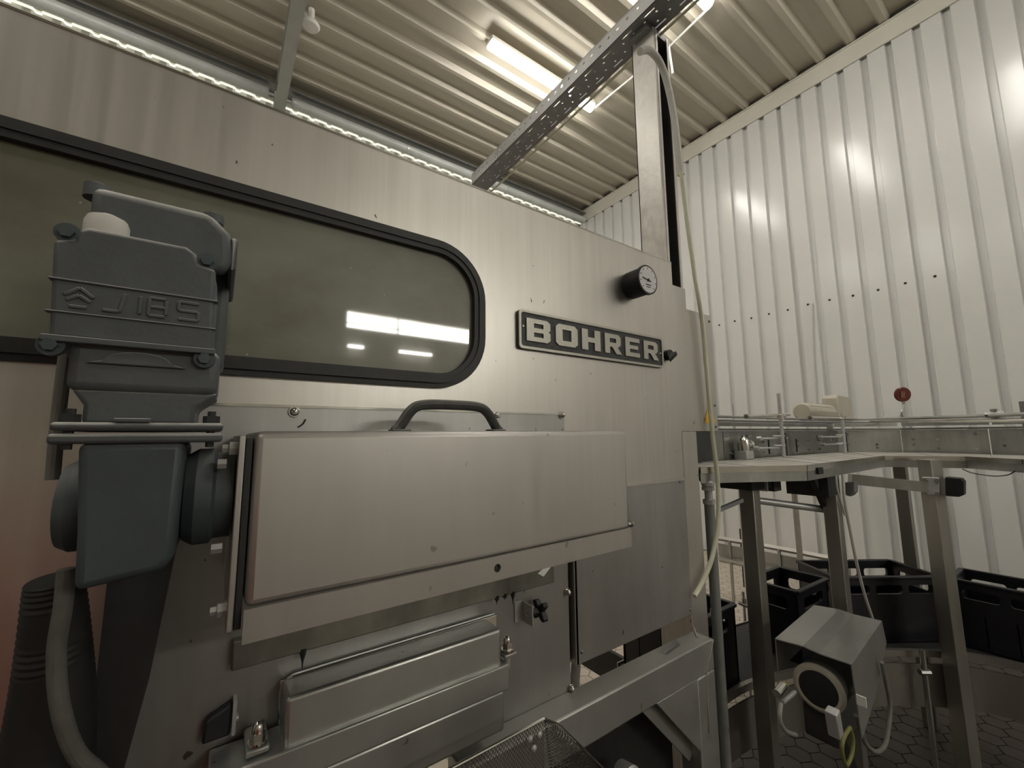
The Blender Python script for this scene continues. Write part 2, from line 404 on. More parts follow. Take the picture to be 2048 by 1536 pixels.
lb = thing('ceiling_light', (2.86, 2.54, 5.62), 'lit fluorescent ceiling light partly behind the perforated cable tray', 'ceiling light', 'fluorescent ceiling lights')
obj('housing', B().box(2.09, 3.64, 2.475, 2.605, 5.715, 5.76), 'white', lb, .008)
def diffuser(x0, x1, y0, y1, z0, z1):
    ym = (y0+y1)/2; w = (y1-y0)/2; pts = [(x0, ym+w*math.cos(t), z1-(z1-z0)*math.sin(t)) for t in [PI*k/8 for k in range(9)]]
    return B().prism(pts, (x1-x0, 0, 0))
obj('diffuser', diffuser(2.10, 3.63, 2.48, 2.60, 5.645, 5.715), 'lamp', lb)
LL = ['lit fluorescent ceiling light cut by the top edge right of the cable tray', 'fluorescent ceiling light above and behind the camera']
place(lb, (2.86, .98, 5.62), LL[0])
place(lb, (2.86, -.66, 5.62), 'fluorescent ceiling light overhead just right of the camera, outside the picture')
for y_, w_ in ((2.54, 'back'), (.98, 'middle'), (-.66, 'front')): place(lb, (-2.2, y_, 5.62), 'fluorescent ceiling light left of the camera view, '+w_+' of its row of three')
place(lb, (2.86, -2.9, 5.62), 'unseen fluorescent light added far behind the camera on the right to brighten the hall')  # this pair behind the camera is added to brighten the front hall
place(lb, (-3.2, -2.9, 5.62), 'unseen fluorescent light added far behind the camera on the left to brighten the hall')
for x, sx in ((2.32, .16), (3.70, .40)):
    l2 = thing('wall_light', (x, YF+.1, 3.4), ('short' if sx < .3 else 'long')+' lit wall light under the strip window behind the camera', 'wall light')
    obj('housing', B().box(x-sx-.02, x+sx+.02, YF, YF+.05, 3.46, 3.54), 'white', l2); obj('diffuser', B().box(x-sx, x+sx, YF+.05, YF+.10, 3.47, 3.53), 'lamp', l2)
cn = thing('ceiling_conduit', (3.73, 1.7, 5.7), 'thin white conduit joining the ceiling lights', 'conduit')
obj('pipe', B().cyl((3.70, 2.54, 5.74), (3.735, 1.97, 5.75), .012, 8).cyl((3.735, 1.97, 5.75), (3.755, 1.49, 5.75), .012, 8).cyl((3.755, 1.49, 5.75), (3.70, .98, 5.74), .012, 8), 'white', cn)
obj('branch', B().cyl((3.50, 1.50, 5.75), (3.70, 1.505, 5.75), .012, 8), 'white', cn)
o = obj('cable_bracket', B().tube(spline([(3.70, 1.505, 5.75), (3.69, 1.50, 5.60), (3.62, 1.56, 5.42)]), .016, 8).tube([(3.735, 1.49, 5.77), (3.75, 1.47, 5.40)], .012, 8), 'white'); tag(o, 'pair of white cables dropping from the ceiling conduit behind the column', 'cable')
bl = thing('detector', (.47, 3.2, 5.6), 'small round white ceiling detector beside the grey beam', 'detector')
p = atZ(622, 43, 5.62); obj('base', B().cyl((p.x, p.y, 5.60), (p.x, p.y, 5.75), .03, 12), 'white', bl); obj('cap', B().lathe((p.x, p.y, 5.61), (0, 0, -1), [(.065, 0), (.085, .03), (.07, .055), (.03, .06)], 18), 'white', bl)

# ---------------------------------------------------------------- cable tray, column, hose
ct = thing('cable_tray', (1.32, .4, 3.2), 'perforated galvanised cable tray running overhead above the machine', 'cable tray')
# base: slotted plate, built in local strip pieces along y (x = y axis here)
Ya, Yb = -1.1, 1.44
holes = []
y = Ya+.06; k = 0
while y < Yb-.06:
    if k % 2 == 0: holes += [rrect(y-.025, y+.025, 1.280, 1.286, .0028, 2), rrect(y-.025, y+.025, 1.354, 1.360, .0028, 2)]
    holes.append(circ(y+.035, 1.302, .005, 8)); holes.append(circ(y, 1.338, .005, 8)); y += .055; k += 1
vs, fs = plate2d([(Ya, 1.262), (Yb, 1.262), (Yb, 1.380), (Ya, 1.380)], holes, .002)
obj('tray_base', B().add([(c, a, 3.2+b) for a, b, c in vs], fs), 'galv_dark', ct, smooth=0)
holes = []; y = Ya+.05
while y < Yb-.05: holes.append(rrect(y-.007, y+.007, 3.238, 3.250, .004, 2)); y += .05
y = Yb-.35
while y < Yb-.06: holes.append(rrect(y-.002, y+.002, 3.206, 3.226, .0015, 2)); y += .022
vs, fs = plate2d([(Ya, 3.2), (Yb, 3.2), (Yb, 3.272), (Ya, 3.272)], holes, .002)
obj('tray_side', B().add([(1.262+b, a, c) for a, b, c in vs], fs), 'galv', ct, smooth=0)
obj('tray_side', B().add([(1.378+b, a, c) for a, b, c in vs], fs), 'galv', ct, smooth=0)
obj('tray_flange', B().box(1.262, 1.270, Ya, Yb, 3.270, 3.274).box(1.372, 1.380, Ya, Yb, 3.270, 3.274), 'galv', ct)
o = obj('tray_cable', B().tube(spline([(1.392, -1.0, 3.20), (1.392, .1, 3.195), (1.392, .42, 3.19), (1.396, .8, 3.188), (1.402, 1.2, 3.19), (1.40, 1.5, 3.19)]), .006, 8), 'hose'); tag(o, 'thin yellowish cable tied along the underside of the cable tray', 'cable')
co = thing('support_column', (1.38, .12, 2.13), 'galvanised channel column rising from the machine to the cable tray', 'column')
X0, X1, Yc0, Yc1, Zt = 1.330, 1.434, .080, .185, 3.19
obj('web', B().box(X0, X0+.004, Yc0, Yc1, .05, Zt), 'column', co)
obj('flange', B().box(X0+.004, X0+.028, Yc0, Yc0+.003, .05, Zt).box(X0+.012, X0+.0145, Yc0-.003, Yc0, .05, Zt).box(X1-.012, X1, Yc0, Yc0+.003, .05, Zt), 'column', co)
hs = [rrect(1.385, 1.405, z, z+.012, .005, 3) for z in (2.60, 2.57, 2.535, 2.50, 2.465, 2.43)]
vs, fs = plate2d([(X0, .05), (X1, .05), (X1, Zt), (X0, Zt)], hs, .004)
obj('back_plate', B().add([(a, b+Yc1-.004, c) for a, b, c in vs], fs), 'dark', co, smooth=0)
obj('side_plate', B().box(X1-.004, X1, Yc0+.003, Yc1-.004, .05, Zt), 'dark', co)
obj('top_bracket', B().box(1.30, 1.45, .085, .165, 3.175, 3.199).box(1.436, 1.442, .09, .16, 3.10, 3.18), 'galv_dark', co, .002)
hp = [(1.345, .02, 3.165), (1.36, -.02, 3.165)]
for px, py in ((1300, 105), (1322, 140), (1345, 220), (1362, 345)): hp.append(atY(px, py, .0))
hz = thing('hose', hp[-1], 'thin translucent yellowish hose hanging down beside the machine corner', 'hose')
obj('sleeve', B().tube(spline([atY(px, py, .01) for px, py in ((1280, 103), (1298, 101), (1318, 122), (1334, 165), (1348, 235), (1362, 350))], 8), .0125, 12), 'cable', hz)
obj('tube', B().tube(spline([atY(px, py, -.02+.0*i) for i, (px, py) in enumerate(((1362, 345), (1375, 450), (1391, 560), (1404, 640), (1413, 740), (1424, 860), (1435, 960), (1436, 1040), (1426, 1108), (1408, 1158), (1389, 1192)))], 8), .0072, 12), 'hose', hz)

# ================================================================ THE MACHINE (machine drawing units)
mc = thing('bottle_washer', (0, .5, -.38), 'long stainless steel washing machine with olive window and raised name plate', 'machine', du=True)
wo = rrect(-1.9, .588, 1.690, 2.064, .135, 12)
vs, fs = plate2d([(-3.2, .792), (-.101, .792), (-.101, 1.372), (1.557, 1.372), (1.557, 1.560), (1.838, 1.560), (1.838, 2.093), (1.643, 2.093), (1.643, 2.184), (1.550, 2.184), (1.550, 2.284), (-3.2, 2.284)], [wo], .006)
obj('front_panel', B(True).add(vs, fs), 'panel', mc, smooth=0)
obj('cabinet_body', B(True).box(-3.2, 1.545, .012, 1.05, 2.20, 2.279).box(-3.2, 1.545, 1.04, 1.05, .9, 2.20).box(1.553, 1.64, .012, .12, 2.0, 2.179).box(1.56, 1.835, .008, .9, 1.562, 2.088).box(-3.2, 1.55, .012, 1.04, 1.38, 1.39), 'panel', mc)
obj('edge_fold', B(True).box(-3.2, 1.550, -.001, .010, 2.281, 2.286), 'chrome', mc)
# window seal with three ridges, and pane
def ringplate(a, b, y0, th): 
    vs, fs = plate2d(a, [b], th); return [(x, y+y0, z) for x, y, z in vs], fs
sb = B(True)
for o1, i1, y0, th in ((0.016, -.004, -.012, .016), (-.004, -.022, -.016, .02), (.004, -.008, -.020, .01)):
    v, f = ringplate(rrect(-1.9-o1, .588+o1, 1.690-o1, 2.064+o1, .135+o1, 12), rrect(-1.9-i1, .588+i1, 1.690-i1, 2.064+i1, .135+i1, 12), y0, th); sb.add(v, f)
obj('window_seal', sb, 'rubber', mc, .0015)
vs, fs = plate2d(rrect(-1.9+.01, .578, 1.70, 2.054, .125, 12), [], .006)
obj('window_pane', B(True).add(vs, fs), 'pane', mc, smooth=0)
# name plate
np_ = B(True); v, f = plate2d(rrect(.722, 1.438, 1.811, 1.933, .012, 5), [], .008); np_.add([(a, b-.010, c) for a, b, c in v], f)
npo = obj('name_plate', np_, 'plateblk', mc, .001)
v, f = plate2d(rrect(.722, 1.438, 1.811, 1.933, .012, 5), [rrect(.730, 1.430, 1.819, 1.925, .009, 5)], .005)
obj('rim', B(True).add([(a, b-.0145, c) for a, b, c in v], f), 'letter', npo, .001)
def letter(ch, x0, w, z0=1.836, h=.070):
    t = .30; q = .22      # stroke widths as fractions of w, h
    def P(l): return [(x0+a*w, z0+b*h) for a, b in l]
    if ch == 'B': o, H = [(0, 0), (.86, 0), (1, .12), (1, .42), (.92, .5), (1, .58), (1, .88), (.86, 1), (0, 1)], [[(.30, .20), (.70, .20), (.70, .40), (.30, .40)], [(.30, .60), (.70, .60), (.70, .80), (.30, .80)]]
    if ch == 'O': o, H = [(.14, 0), (.86, 0), (1, .14), (1, .86), (.86, 1), (.14, 1), (0, .86), (0, .14)], [[(.30, .24), (.70, .24), (.70, .76), (.30, .76)]]
    if ch == 'H': o, H = [(0, 0), (.32, 0), (.32, .38), (.68, .38), (.68, 0), (1, 0), (1, 1), (.68, 1), (.68, .62), (.32, .62), (.32, 1), (0, 1)], []
    if ch == 'R': o, H = [(0, 0), (.30, 0), (.30, .34), (.44, .34), (.70, 0), (1.06, 0), (.78, .36), (.88, .38), (1, .5), (1, .88), (.86, 1), (0, 1)], [[(.30, .56), (.70, .56), (.70, .78), (.30, .78)]]
    if ch == 'E': o, H = [(0, 0), (1, 0), (1, .22), (.30, .22), (.30, .40), (.88, .40), (.88, .60), (.30, .60), (.30, .78), (1, .78), (1, 1), (0, 1)], []
    v, f = plate2d(P(o), [P(x) for x in H], .006); return B(True).add([(a, b-.015, c) for a, b, c in v], f)
for ch, x0, x1 in (('B', .750, .845), ('O', .868, .965), ('H', .985, 1.075), ('R', 1.098, 1.182), ('E', 1.208, 1.290), ('R', 1.315, 1.402)):
    obj('letter', letter(ch, x0, x1-x0, 1.837, .072), 'letter', npo, .0008)
for x, z in ((.7385, 1.880), (1.4225, 1.868)): obj('rivet', B(True).dome((x, -.011, z), (0, -1, 0), .005, .004), 'chrome', npo)
# upper cabinet fasteners and warning triangle
obj('latch', B(True).cyl((1.478, 0, 1.868), (1.478, -.022, 1.868), .022, 14).prism([(1.464, -.022, 1.872), (1.495, -.036, 1.884), (1.495, -.036, 1.878), (1.462, -.022, 1.846)], (.012, .004, -.012)), 'black', mc, .002)
v, f = plate2d([(1.722, 1.596), (1.80, 1.596), (1.80, 1.672)], [], .002); obj('warning_triangle', B(True).add([(a, b-.003, c) for a, b, c in [(1.724, 0, 1.594), (1.815, 0, 1.594), (1.77, 0, 1.675), (1.724, .002, 1.594), (1.815, .002, 1.594), (1.77, .002, 1.675)]], [(0, 1, 2), (3, 5, 4), (0, 3, 4, 1), (1, 4, 5, 2), (2, 5, 3, 0)]), 'yellow', mc)
for x, z in ((1.823, 2.065), (1.822, 1.675), (1.82, 1.58)): obj('screw', B(True).dome((x, 0, z), (0, -1, 0), .007, .006), 'galv_dark', mc)
# service plate (left, bolted) and right door panel
sp = obj('service_plate', B(True).box(-.10, .905, -.006, -.0005, .792, 1.617), 'plate', mc, .0015)
obj('plate_edge', B(True).box(-.10, .905, -.009, -.001, 1.612, 1.6175), 'chrome', mc)
for x, z in ((.128, 1.603), (.643, 1.606), (.891, 1.612), (.897, 1.073), (.902, .802)):
    obj('dome_bolt', B(True).lathe((x, -.006, z), (0, -1, 0), [(.012, 0), (.012, .004)], 16).dome((x, -.010, z), (0, -1, 0), .0095, .012), 'chrome', mc)
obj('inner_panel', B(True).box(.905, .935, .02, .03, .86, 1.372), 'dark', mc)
obj('door_panel', B(True).box(.932, 1.551, -.004, .012, .852, 1.366).box(.930, .945, -.004, .03, .852, 1.366), 'plate', mc, .002)
obj('seam_strip', B(True).box(.93, 1.551, -.007, -.001, 1.364, 1.3715), 'chrome', mc)
for x, z in ((1.515, 1.360), (.955, .885), (1.535, .872)): obj('screw', B(True).dome((x, -.004, z), (0, -1, 0), .006, .006), 'galv_dark', mc)
obj('grease_strip', B(True).box(.045, .828, -.030, -.006, 1.121, 1.172), 'grease', mc, .002)
obj('paper_tag', B(True).prism([(.766, -.032, 1.158), (.800, -.032, 1.176), (.812, -.032, 1.166), (.786, -.032, 1.146)], (0, .0015, 0)), 'paper', mc)
for x, l in ((.165, .035), (.682, .03), (.63, .018), (.655, .012)): obj('grease_drip', B(True).lathe((x, -.026, 1.123), (0, 0, -1), [(.007, -.004), (.006, .006), (.002, l*.6), (.0008, l)], 8), 'rubber', mc)
obj('surface_cable', B(True).tube(spline([(.150, -.008, 1.587), (.145, -.009, 1.577), (.136, -.009, 1.570)]), .0016, 6), 'rubber', mc)
# right corner leg and bottom frame
obj('corner_leg', B(True).box(1.5525, 1.662, .000, .085, -.385, 1.559), 'panel', mc, .002)
obj('frame_beam', B(True).box(.50, 1.545, -.085, -.004, .690, .795), 'frame', mc, .004)
obj('front_leg', B(True).box(1.43, 1.545, -.085, -.004, -.385, .690), 'frame', mc, .004)
obj('gusset', B(True).prism([(1.20, -.084, .692), (1.44, -.084, .692), (1.44, -.084, .445)], (0, .010, 0)), 'frame', mc, .002)
obj('gusset_lip', B(True).bar((1.20, -.045, .688), (1.438, -.045, .445), .078, .010, (0, -1, 0)), 'frame', mc)
obj('weld', B(True).tube([(1.545, -.086, .792), (1.49, -.086, .70), (1.48, -.086, .50)], .0025, 6).tube([(1.556, -.004, .80), (1.50, -.05, .797)], .004, 6), 'chrome', mc)
obj('rear_leg', B(True).box(1.25, 1.33, .75, .85, -.385, 1.38).box(-1.0, -.9, .75, .85, -.385, 1.38), 'frame', mc, .002)
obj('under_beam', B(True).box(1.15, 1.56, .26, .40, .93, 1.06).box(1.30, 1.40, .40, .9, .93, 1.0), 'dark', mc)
obj('hook', B(True).prism([(1.30, -.05, .797), (1.32, -.06, .812), (1.40, -.035, .806), (1.42, -.02, .799), (1.40, -.045, .798)], (0, .004, .002)), 'galv_dark', mc)
obj('strut', B(True).bar((.955, .02, .86), (.90, -.01, .70), .028, .008), 'frame', mc)
# gauge
ga = thing('pressure_gauge', (1.258, -.045, 2.06), 'round pressure gauge with pale dial on the upper machine panel', 'gauge', du=True)
obj('case', B(True).lathe((1.258, .0, 2.115), (0, -1, 0), [(.040, 0), (.040, .01), (.052, .012), (.052, .078), (.056, .080), (.056, .090), (.050, .090)], 28), 'black', ga)
gd = obj('dial', B(True).lathe((1.258, -.0895, 2.115), (0, -1, 0), [(.050, 0), (.050, .0012)], 28), 'gaugef', ga)
obj('needle', B(True).bar((1.275, -.0915, 2.110), (1.225, -.0915, 2.118), .004, .001, (0, 1, 0)).cyl((1.258, -.091, 2.113), (1.258, -.094, 2.113), .006, 10), 'black', ga)
tk = B(True)
for k in range(9):
    a = math.radians(225-k*33.75); tk.bar((1.258+.040*math.cos(a), -.0911, 2.115+.040*math.sin(a)), (1.258+.046*math.cos(a), -.0911, 2.115+.046*math.sin(a)), .003, .0005, (0, 1, 0))
tk.box(1.243, 1.273, -.0912, -.0908, 2.093, 2.097).box(1.247, 1.269, -.0912, -.0908, 2.085, 2.088); obj('scale_marks', tk, 'rubber', ga)

# ---------------------------------------------------------------- chain guard box with handle
cg = thing('chain_guard', (.43, -.17, 1.285), 'large stainless box guard with black handle on its top edge', 'machine guard', du=True)
g = B(True); g.box(.040, .812, -.33, -.012, 1.548, 1.558); g.box(.040, .812, -.33, -.325, 1.285, 1.556); g.box(.806, .812, -.33, -.012, 1.29, 1.556)
obj('shell', B(True).box(.040, .812, -.330, -.015, 1.326, 1.558), 'guard', cg, .008, 3)
g = B(True); v, f = plate2d([(.040, 1.285), (.808, 1.288), (.808, 1.330), (.040, 1.327)], [circ(.432, 1.308, .0075, 14)], .004); g.add([(a, b-.335, c) for a, b, c in v], f)
obj('bottom_lip', g, 'guard', cg, .001)
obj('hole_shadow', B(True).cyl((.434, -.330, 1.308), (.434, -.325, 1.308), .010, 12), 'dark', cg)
obj('side_gasket', B(True).box(.030, .0385, -.322, -.02, 1.300, 1.548), 'rubber', cg, .001)
obj('side_flange', B(True).box(.022, .0295, -.326, -.02, 1.30, 1.552), 'guard', cg, .001)
for z in (1.535, 1.325): obj('flange_bolt', B(True).lathe((.022, -.305, z), (-1, 0, 0), [(.010, 0), (.010, .010), (.006, .011), (.006, .018)], 6), 'galv', cg)
hn = B(True)
hn.tube(spline([(.300, -.15, 1.558), (.312, -.15, 1.575), (.335, -.15, 1.606), (.362, -.15, 1.617), (.43, -.15, 1.619), (.495, -.15, 1.617), (.522, -.15, 1.606), (.545, -.15, 1.575), (.557, -.15, 1.558)], 5), [.013]*3+[.0115]*35+[.013]*3, 10)
obj('handle', hn, 'handle', cg)
obj('handle_foot', B(True).box(.288, .330, -.166, -.134, 1.556, 1.564).box(.527, .570, -.166, -.134, 1.556, 1.564), 'handle', cg, .003)
obj('corner_screw', B(True).lathe((.812, -.32, 1.335), (1, 0, 0), [(.006, 0), (.006, .010), (.009, .011), (.007, .018)], 8), 'chrome', cg)

# ---------------------------------------------------------------- lower inspection cover
ic = thing('inspection_cover', (.37, -.06, .84), 'lower stainless inspection cover clamped with two domed nuts', 'machine cover', du=True)
obj('gasket', B(True).box(.128, .640, -.014, -.006, .86, 1.074), 'chrome', ic, .003)
obj('gasket_bead', B(True).tube(spline([(.130, -.013, 1.02), (.131, -.013, 1.055), (.146, -.013, 1.074), (.18, -.013, 1.077), (.40, -.013, 1.077), (.630, -.013, 1.077)], 6), .0026, 8), 'galv', ic)
obj('upper_shell', B(True).box(.130, .602, -.090, -.014, .985, 1.074), 'cover', ic, .006, 3)
obj('clamp_strap', B(True).box(.02, .617, -.101, -.014, .935, .993), 'cover', ic, .003)
obj('lower_shell', B(True).box(.02, .606, -.096, -.014, .845, .935), 'cover', ic, .005)
for x, z in ((.632, 1.008), (.090, 1.008)):
    obj('clamp_bracket', B(True).box(x-.018, x+.018, -.088, -.010, z-.012, z-.002), 'frame', ic, .002)
    obj('domed_nut', B(True).lathe((x, -.070, z), (0, 0, 1), [(.016, 0), (.016, .004)], 16).lathe((x, -.070, z+.004), (0, 0, 1), [(.0125, 0), (.0125, .014)], 6).dome((x, -.070, z+.018), (0, 0, 1), .0105, .018), 'chrome', ic)
    obj('stud', B(True).cyl((x, -.070, z-.04), (x, -.070, z), .008, 10), 'galv', ic)
kb = thing('star_knob_bracket', (.745, -.03, 1.03), 'black star knob with steel angle bracket on the service plate', 'knob', du=True)
v, f = plate2d([(.0, .0), (.05, .0), (.05, .052), (.0, .052)], [rrect(.020, .034, .018, .030, .004, 3)], .003)
obj('bracket', B(True).add([(.725+b, -.006-a, 1.035+c) for a, b, c in v], f).box(.700, .728, -.010, -.006, 1.035, 1.087), 'galv', kb)
star = []
for k in range(32):
    t = 2*PI*k/32; r = .0215+.010*math.cos(4*t+PI); star.append((.757+.0*t, -.040+r*math.cos(t), 1.062+r*math.sin(t)*1.05))
obj('knob', B(True).prism(star, (.018, 0, 0)).cyl((.728, -.040, 1.062), (.760, -.040, 1.062), .009, 12), 'black', kb, .002)
lf = thing('door_catch', (.03, -.02, 1.0), 'small black plastic catch on the lower left panel', 'catch', du=True)
obj('body', B(True).prism([(.008, -.032, 1.013), (.012, -.032, 1.048), (.050, -.022, 1.064), (.050, -.022, 1.008)], (0, .024, 0)), 'black', lf, .003)
obj('keeper', B(True).box(.052, .058, -.026, -.006, 1.008, 1.068).cyl((.056, -.014, 1.032), (.062, -.014, 1.032), .007, 10), 'galv', lf)

# ---------------------------------------------------------------- gearmotor
gm = thing('gearmotor', (-.09, -.3, 1.39), 'slate grey gearmotor with dusty terminal box hanging in front of the window', 'motor', du=True)
mb = obj('motor_housing', B(True).box(-.155, -.016, -.335, -.20, 1.640, 1.772), 'motor', gm, .012, 3)
# cast faces with recessed bands
obj('front_cover', B(True).prism([(-.160, -.35, 1.660), (-.014, -.35, 1.660), (-.018, -.35, 1.770), (-.036, -.35, 1.773), (-.040, -.35, 1.786), (-.050, -.35, 1.793), (-.140, -.35, 1.793), (-.147, -.35, 1.788), (-.150, -.35, 1.776), (-.166, -.35, 1.771)], (0, .03, 0)), 'motor', gm, .004, 3)
obj('cover_band', B(True).box(-.1655, -.013, -.3525, -.34, 1.725, 1.7275).box(-.1655, -.013, -.352, -.34, 1.6885, 1.6905).box(-.1655, -.012, -.3535, -.34, 1.656, 1.663), 'motor', gm, .0008)
obj('lower_skirt', B(True).box(-.146, -.006, -.340, -.20, 1.604, 1.662), 'motor', gm, .008, 3)
obj('skirt_arc', B(True).prism([(-.115, -.345, 1.640)]+[(-.085+.03*math.cos(t), -.345, 1.640+.012*math.sin(t)) for t in [PI-PI*k/10 for k in range(11)]]+[(-.055, -.345, 1.640), (-.04, -.345, 1.636), (-.13, -.345, 1.636)], (0, .02, 0)), 'motor', gm, .001)
for x, z in ((-.158, 1.652), (-.022, 1.650), (-.156, 1.782), (-.028, 1.779)):
    obj('cover_bolt', B(True).lathe((x, -.338, z), (0, -1, 0), [(.0115, 0), (.0115, .010)], 18).lathe((x, -.348, z), (0, -1, 0), [(.007, 0), (.007, .006)], 6), 'gear', gm)
# embossed maker's mark: sign and four letters
def quadstrokes(x0, z0, w, h, st, y=-.3508):
    b = B(True)
    for (a, c), (d, e) in st: b.bar((x0+a*w, y, z0+c*h), (x0+d*w, y, z0+e*h), .0036, .003, (0, 1, 0))
    return b
em = obj('embossed_mark', quadstrokes(-.152, 1.697, .024, .022, [((0, .55), (.5, 1)), ((.5, 1), (1, .55)), ((.1, .3), (.5, .6)), ((.5, .6), (.9, .3)), ((.2, 0), (.8, 0))]), 'motor', gm, .0006)
obj('embossed_letter', quadstrokes(-.120, 1.697, .018, .022, [((0, 0), (.8, 0)), ((.8, 0), (1, 1))]), 'motor', gm, .0006)
obj('embossed_letter', quadstrokes(-.096, 1.697, .016, .022, [((.5, 0), (.5, 1))]), 'motor', gm, .0006)
obj('embossed_letter', quadstrokes(-.080, 1.697, .018, .022, [((0, 0), (0, 1)), ((0, 1), (.85, 1)), ((0, .5), (.85, .5)), ((0, 0), (.85, 0)), ((.9, .1), (.9, .9))]), 'motor', gm, .0006)
obj('embossed_letter', quadstrokes(-.052, 1.697, .020, .022, [((1, 1), (0, 1)), ((0, 1), (0, .5)), ((0, .5), (1, .5)), ((1, .5), (1, 0)), ((1, 0), (0, 0))]), 'motor', gm, .0006)
# rear terminal box and its lid
obj('terminal_box', B(True).prism([(-.165, -.20, 1.905), (-.035, -.20, 1.905), (-.006, -.20, 1.880), (-.002, -.20, 1.82), (-.002, -.20, 1.66), (-.165, -.20, 1.66)], (0, .10, 0)), 'motor', gm, .008, 3)
obj('terminal_lid', B(True).prism([(-.150, -.31, 1.862), (-.030, -.31, 1.862), (-.006, -.31, 1.838), (-.002, -.31, 1.80), (-.006, -.31, 1.78), (-.150, -.31, 1.78)], (0, .108, .03)), 'motor', gm, .008, 3)
obj('lid_ear', B(True).lathe((-.152, -.27, 1.862), (0, 0, 1), [(.014, 0), (.014, .018), (.010, .02)], 14), 'motor', gm)
obj('lid_ear', B(True).lathe((-.028, -.27, 1.866), (0, 0, 1), [(.013, 0), (.013, .012), (.009, .014)], 14), 'motor', gm)
obj('eye_ridge', B(True).box(-.006, .004, -.30, -.12, 1.79, 1.84), 'motor', gm, .004)
obj('cable_gland', B(True).lathe((-.129, -.325, 1.79), (0, 0, 1), [(.021, 0), (.021, .018), (.018, .026), (.008, .031)], 14), 'cable', gm)
obj('lead', B(True).tube(spline([(-.118, -.30, 1.815), (-.122, -.27, 1.845), (-.148, -.25, 1.84), (-.163, -.25, 1.80), (-.166, -.25, 1.72), (-.167, -.25, 1.60), (-.165, -.25, 1.50)]), .007, 12), 'cabled', gm)
# neck, bolted flange pair
obj('neck', B(True).prism([(-.130, -.335, 1.566), (-.028, -.335, 1.566), (-.028, -.335, 1.588), (-.004, -.335, 1.607), (-.142, -.335, 1.607), (-.130, -.335, 1.588)], (0, .13, 0)), 'motor', gm, .004)
obj('flange', B(True).box(-.150, .003, -.355, -.20, 1.5585, 1.568), 'motor', gm, .003)
obj('flange', B(True).box(-.151, .003, -.355, -.20, 1.544, 1.5555), 'motor', gm, .003)
for x in (-.137, -.010): obj('flange_bolt', B(True).lathe((x, -.343, 1.538), (0, 0, 1), [(.0045, 0), (.0045, .045)], 10).lathe((x, -.343, 1.568), (0, 0, 1), [(.009, 0), (.009, .009)], 6), 'rubber', gm)
obj('flange_lug', B(True).box(-.100, -.068, -.357, -.34, 1.568, 1.573), 'motor', gm, .001)
obj('gearbox', B(True).prism([(-.128, -.35, 1.545), (-.034, -.35, 1.545), (-.036, -.35, 1.41), (-.044, -.35, 1.395), (-.118, -.35, 1.386), (-.121, -.35, 1.45)], (0, .16, 0)), 'gear', gm, .007, 3)
obj('output_bearing', B(True).lathe((-.034, -.25, 1.468), (1, 0, 0), [(.058, 0), (.066, .012), (.066, .030), (.060, .034), (.060, .054)], 28), 'gear', gm)
obj('end_cover', B(True).lathe((-.12, -.25, 1.468), (-1, 0, 0), [(.056, 0), (.056, .022), (.050, .032), (.046, .033)], 28), 'gear', gm)
obj('bearing_bolt', B(True).lathe((.0, -.318, 1.515), (1, 0, 0), [(.007, 0), (.007, .010)], 6), 'galv', gm)
obj('bearing_bolt', B(True).lathe((.0, -.31, 1.405), (1, 0, 0), [(.007, 0), (.007, .012)], 6), 'galv', gm)
o = obj('motor_cable', B(True).tube(spline([(-.136, -.29, 1.40), (-.135, -.29, 1.36), (-.136, -.29, 1.31), (-.128, -.29, 1.25), (-.112, -.28, 1.19), (-.085, -.27, 1.14), (-.07, -.26, 1.06)]), .0085, 12), 'cableg'); tag(o, 'dusty grey cable hanging below the gearmotor', 'cable')
# ribbed bellows hose and flat black sheet behind it
rb = []; pth = [(-.163, -.20, 1.37), (-.158, -.19, 1.29), (-.155, -.18, 1.2), (-.158, -.17, 1.1), (-.165, -.16, .95)]
pth = spline(pth, 20); rr = [(.026+.030*i/len(pth))+(.0012 if i % 2 else 0) for i in range(len(pth))]
o = obj('ribbed_hose', B(True).tube(pth, rr, 24), 'rubber'); tag(o, 'wide dark ribbed hose hanging at the lower left under the gearmotor', 'hose')
o = obj('black_sheet', B(True).prism([(-.118, -.16, 1.40), (-.04, -.16, 1.42), (-.062, -.16, 1.20), (-.09, -.16, 1.03), (-.12, -.16, 1.03)], (0, .006, 0)), 'rubber'); tag(o, 'black sheet hanging behind the grey motor cable', 'sheet')
o = obj('dark_gap_sheet', B().box(.62, 1.15, .03, .036, .05, .860), 'rubber'); tag(o, 'black sheet added behind the bottom frame beam to darken the gap under it', 'sheet')  # black sheet added to hide the bright floor under the beam
# ---------------------------------------------------------------- grey pipe beside the leg
gp = thing('drain_pipe', (1.385, .06, 0), 'upright grey pipe between the machine leg and the conveyor posts', 'pipe')
a = atY(1421, 1050, .02); b_ = atY(1449, 1520, .02)
obj('tube', B().cyl((a.x, .02, .01), (a.x, .02, 1.315), .0165, 18), 'pipe', gp)
obj('union', B().lathe((a.x, .02, 1.305), (0, 0, 1), [(.020, 0), (.020, .015), (.013, .018), (.013, .045), (.021, .047), (.021, .058), (.017, .06), (.021, .063), (.021, .075), (.016, .08), (.016, .10)], 16), 'galv', gp)

# ================================================================ UPPER BOTTLE CONVEYOR
Zc = 1.43
uc = thing('bottle_conveyor', (2.2, 0, 1.3), 'pale topped stainless bottle conveyor bending along the ribbed wall', 'conveyor')
near = [Vector((1.378, .026)), Vector((1.737, -.167)), Vector((2.695, -.157)), Vector((2.859, -.413)), Vector((2.718, -.597)), Vector((2.60, -1.3))]
far = [Vector((1.378, .21)), Vector((1.885, .181)), Vector((3.30, .125)), Vector((3.30, -.30)), Vector((3.20, -.60)), Vector((3.10, -1.3))]
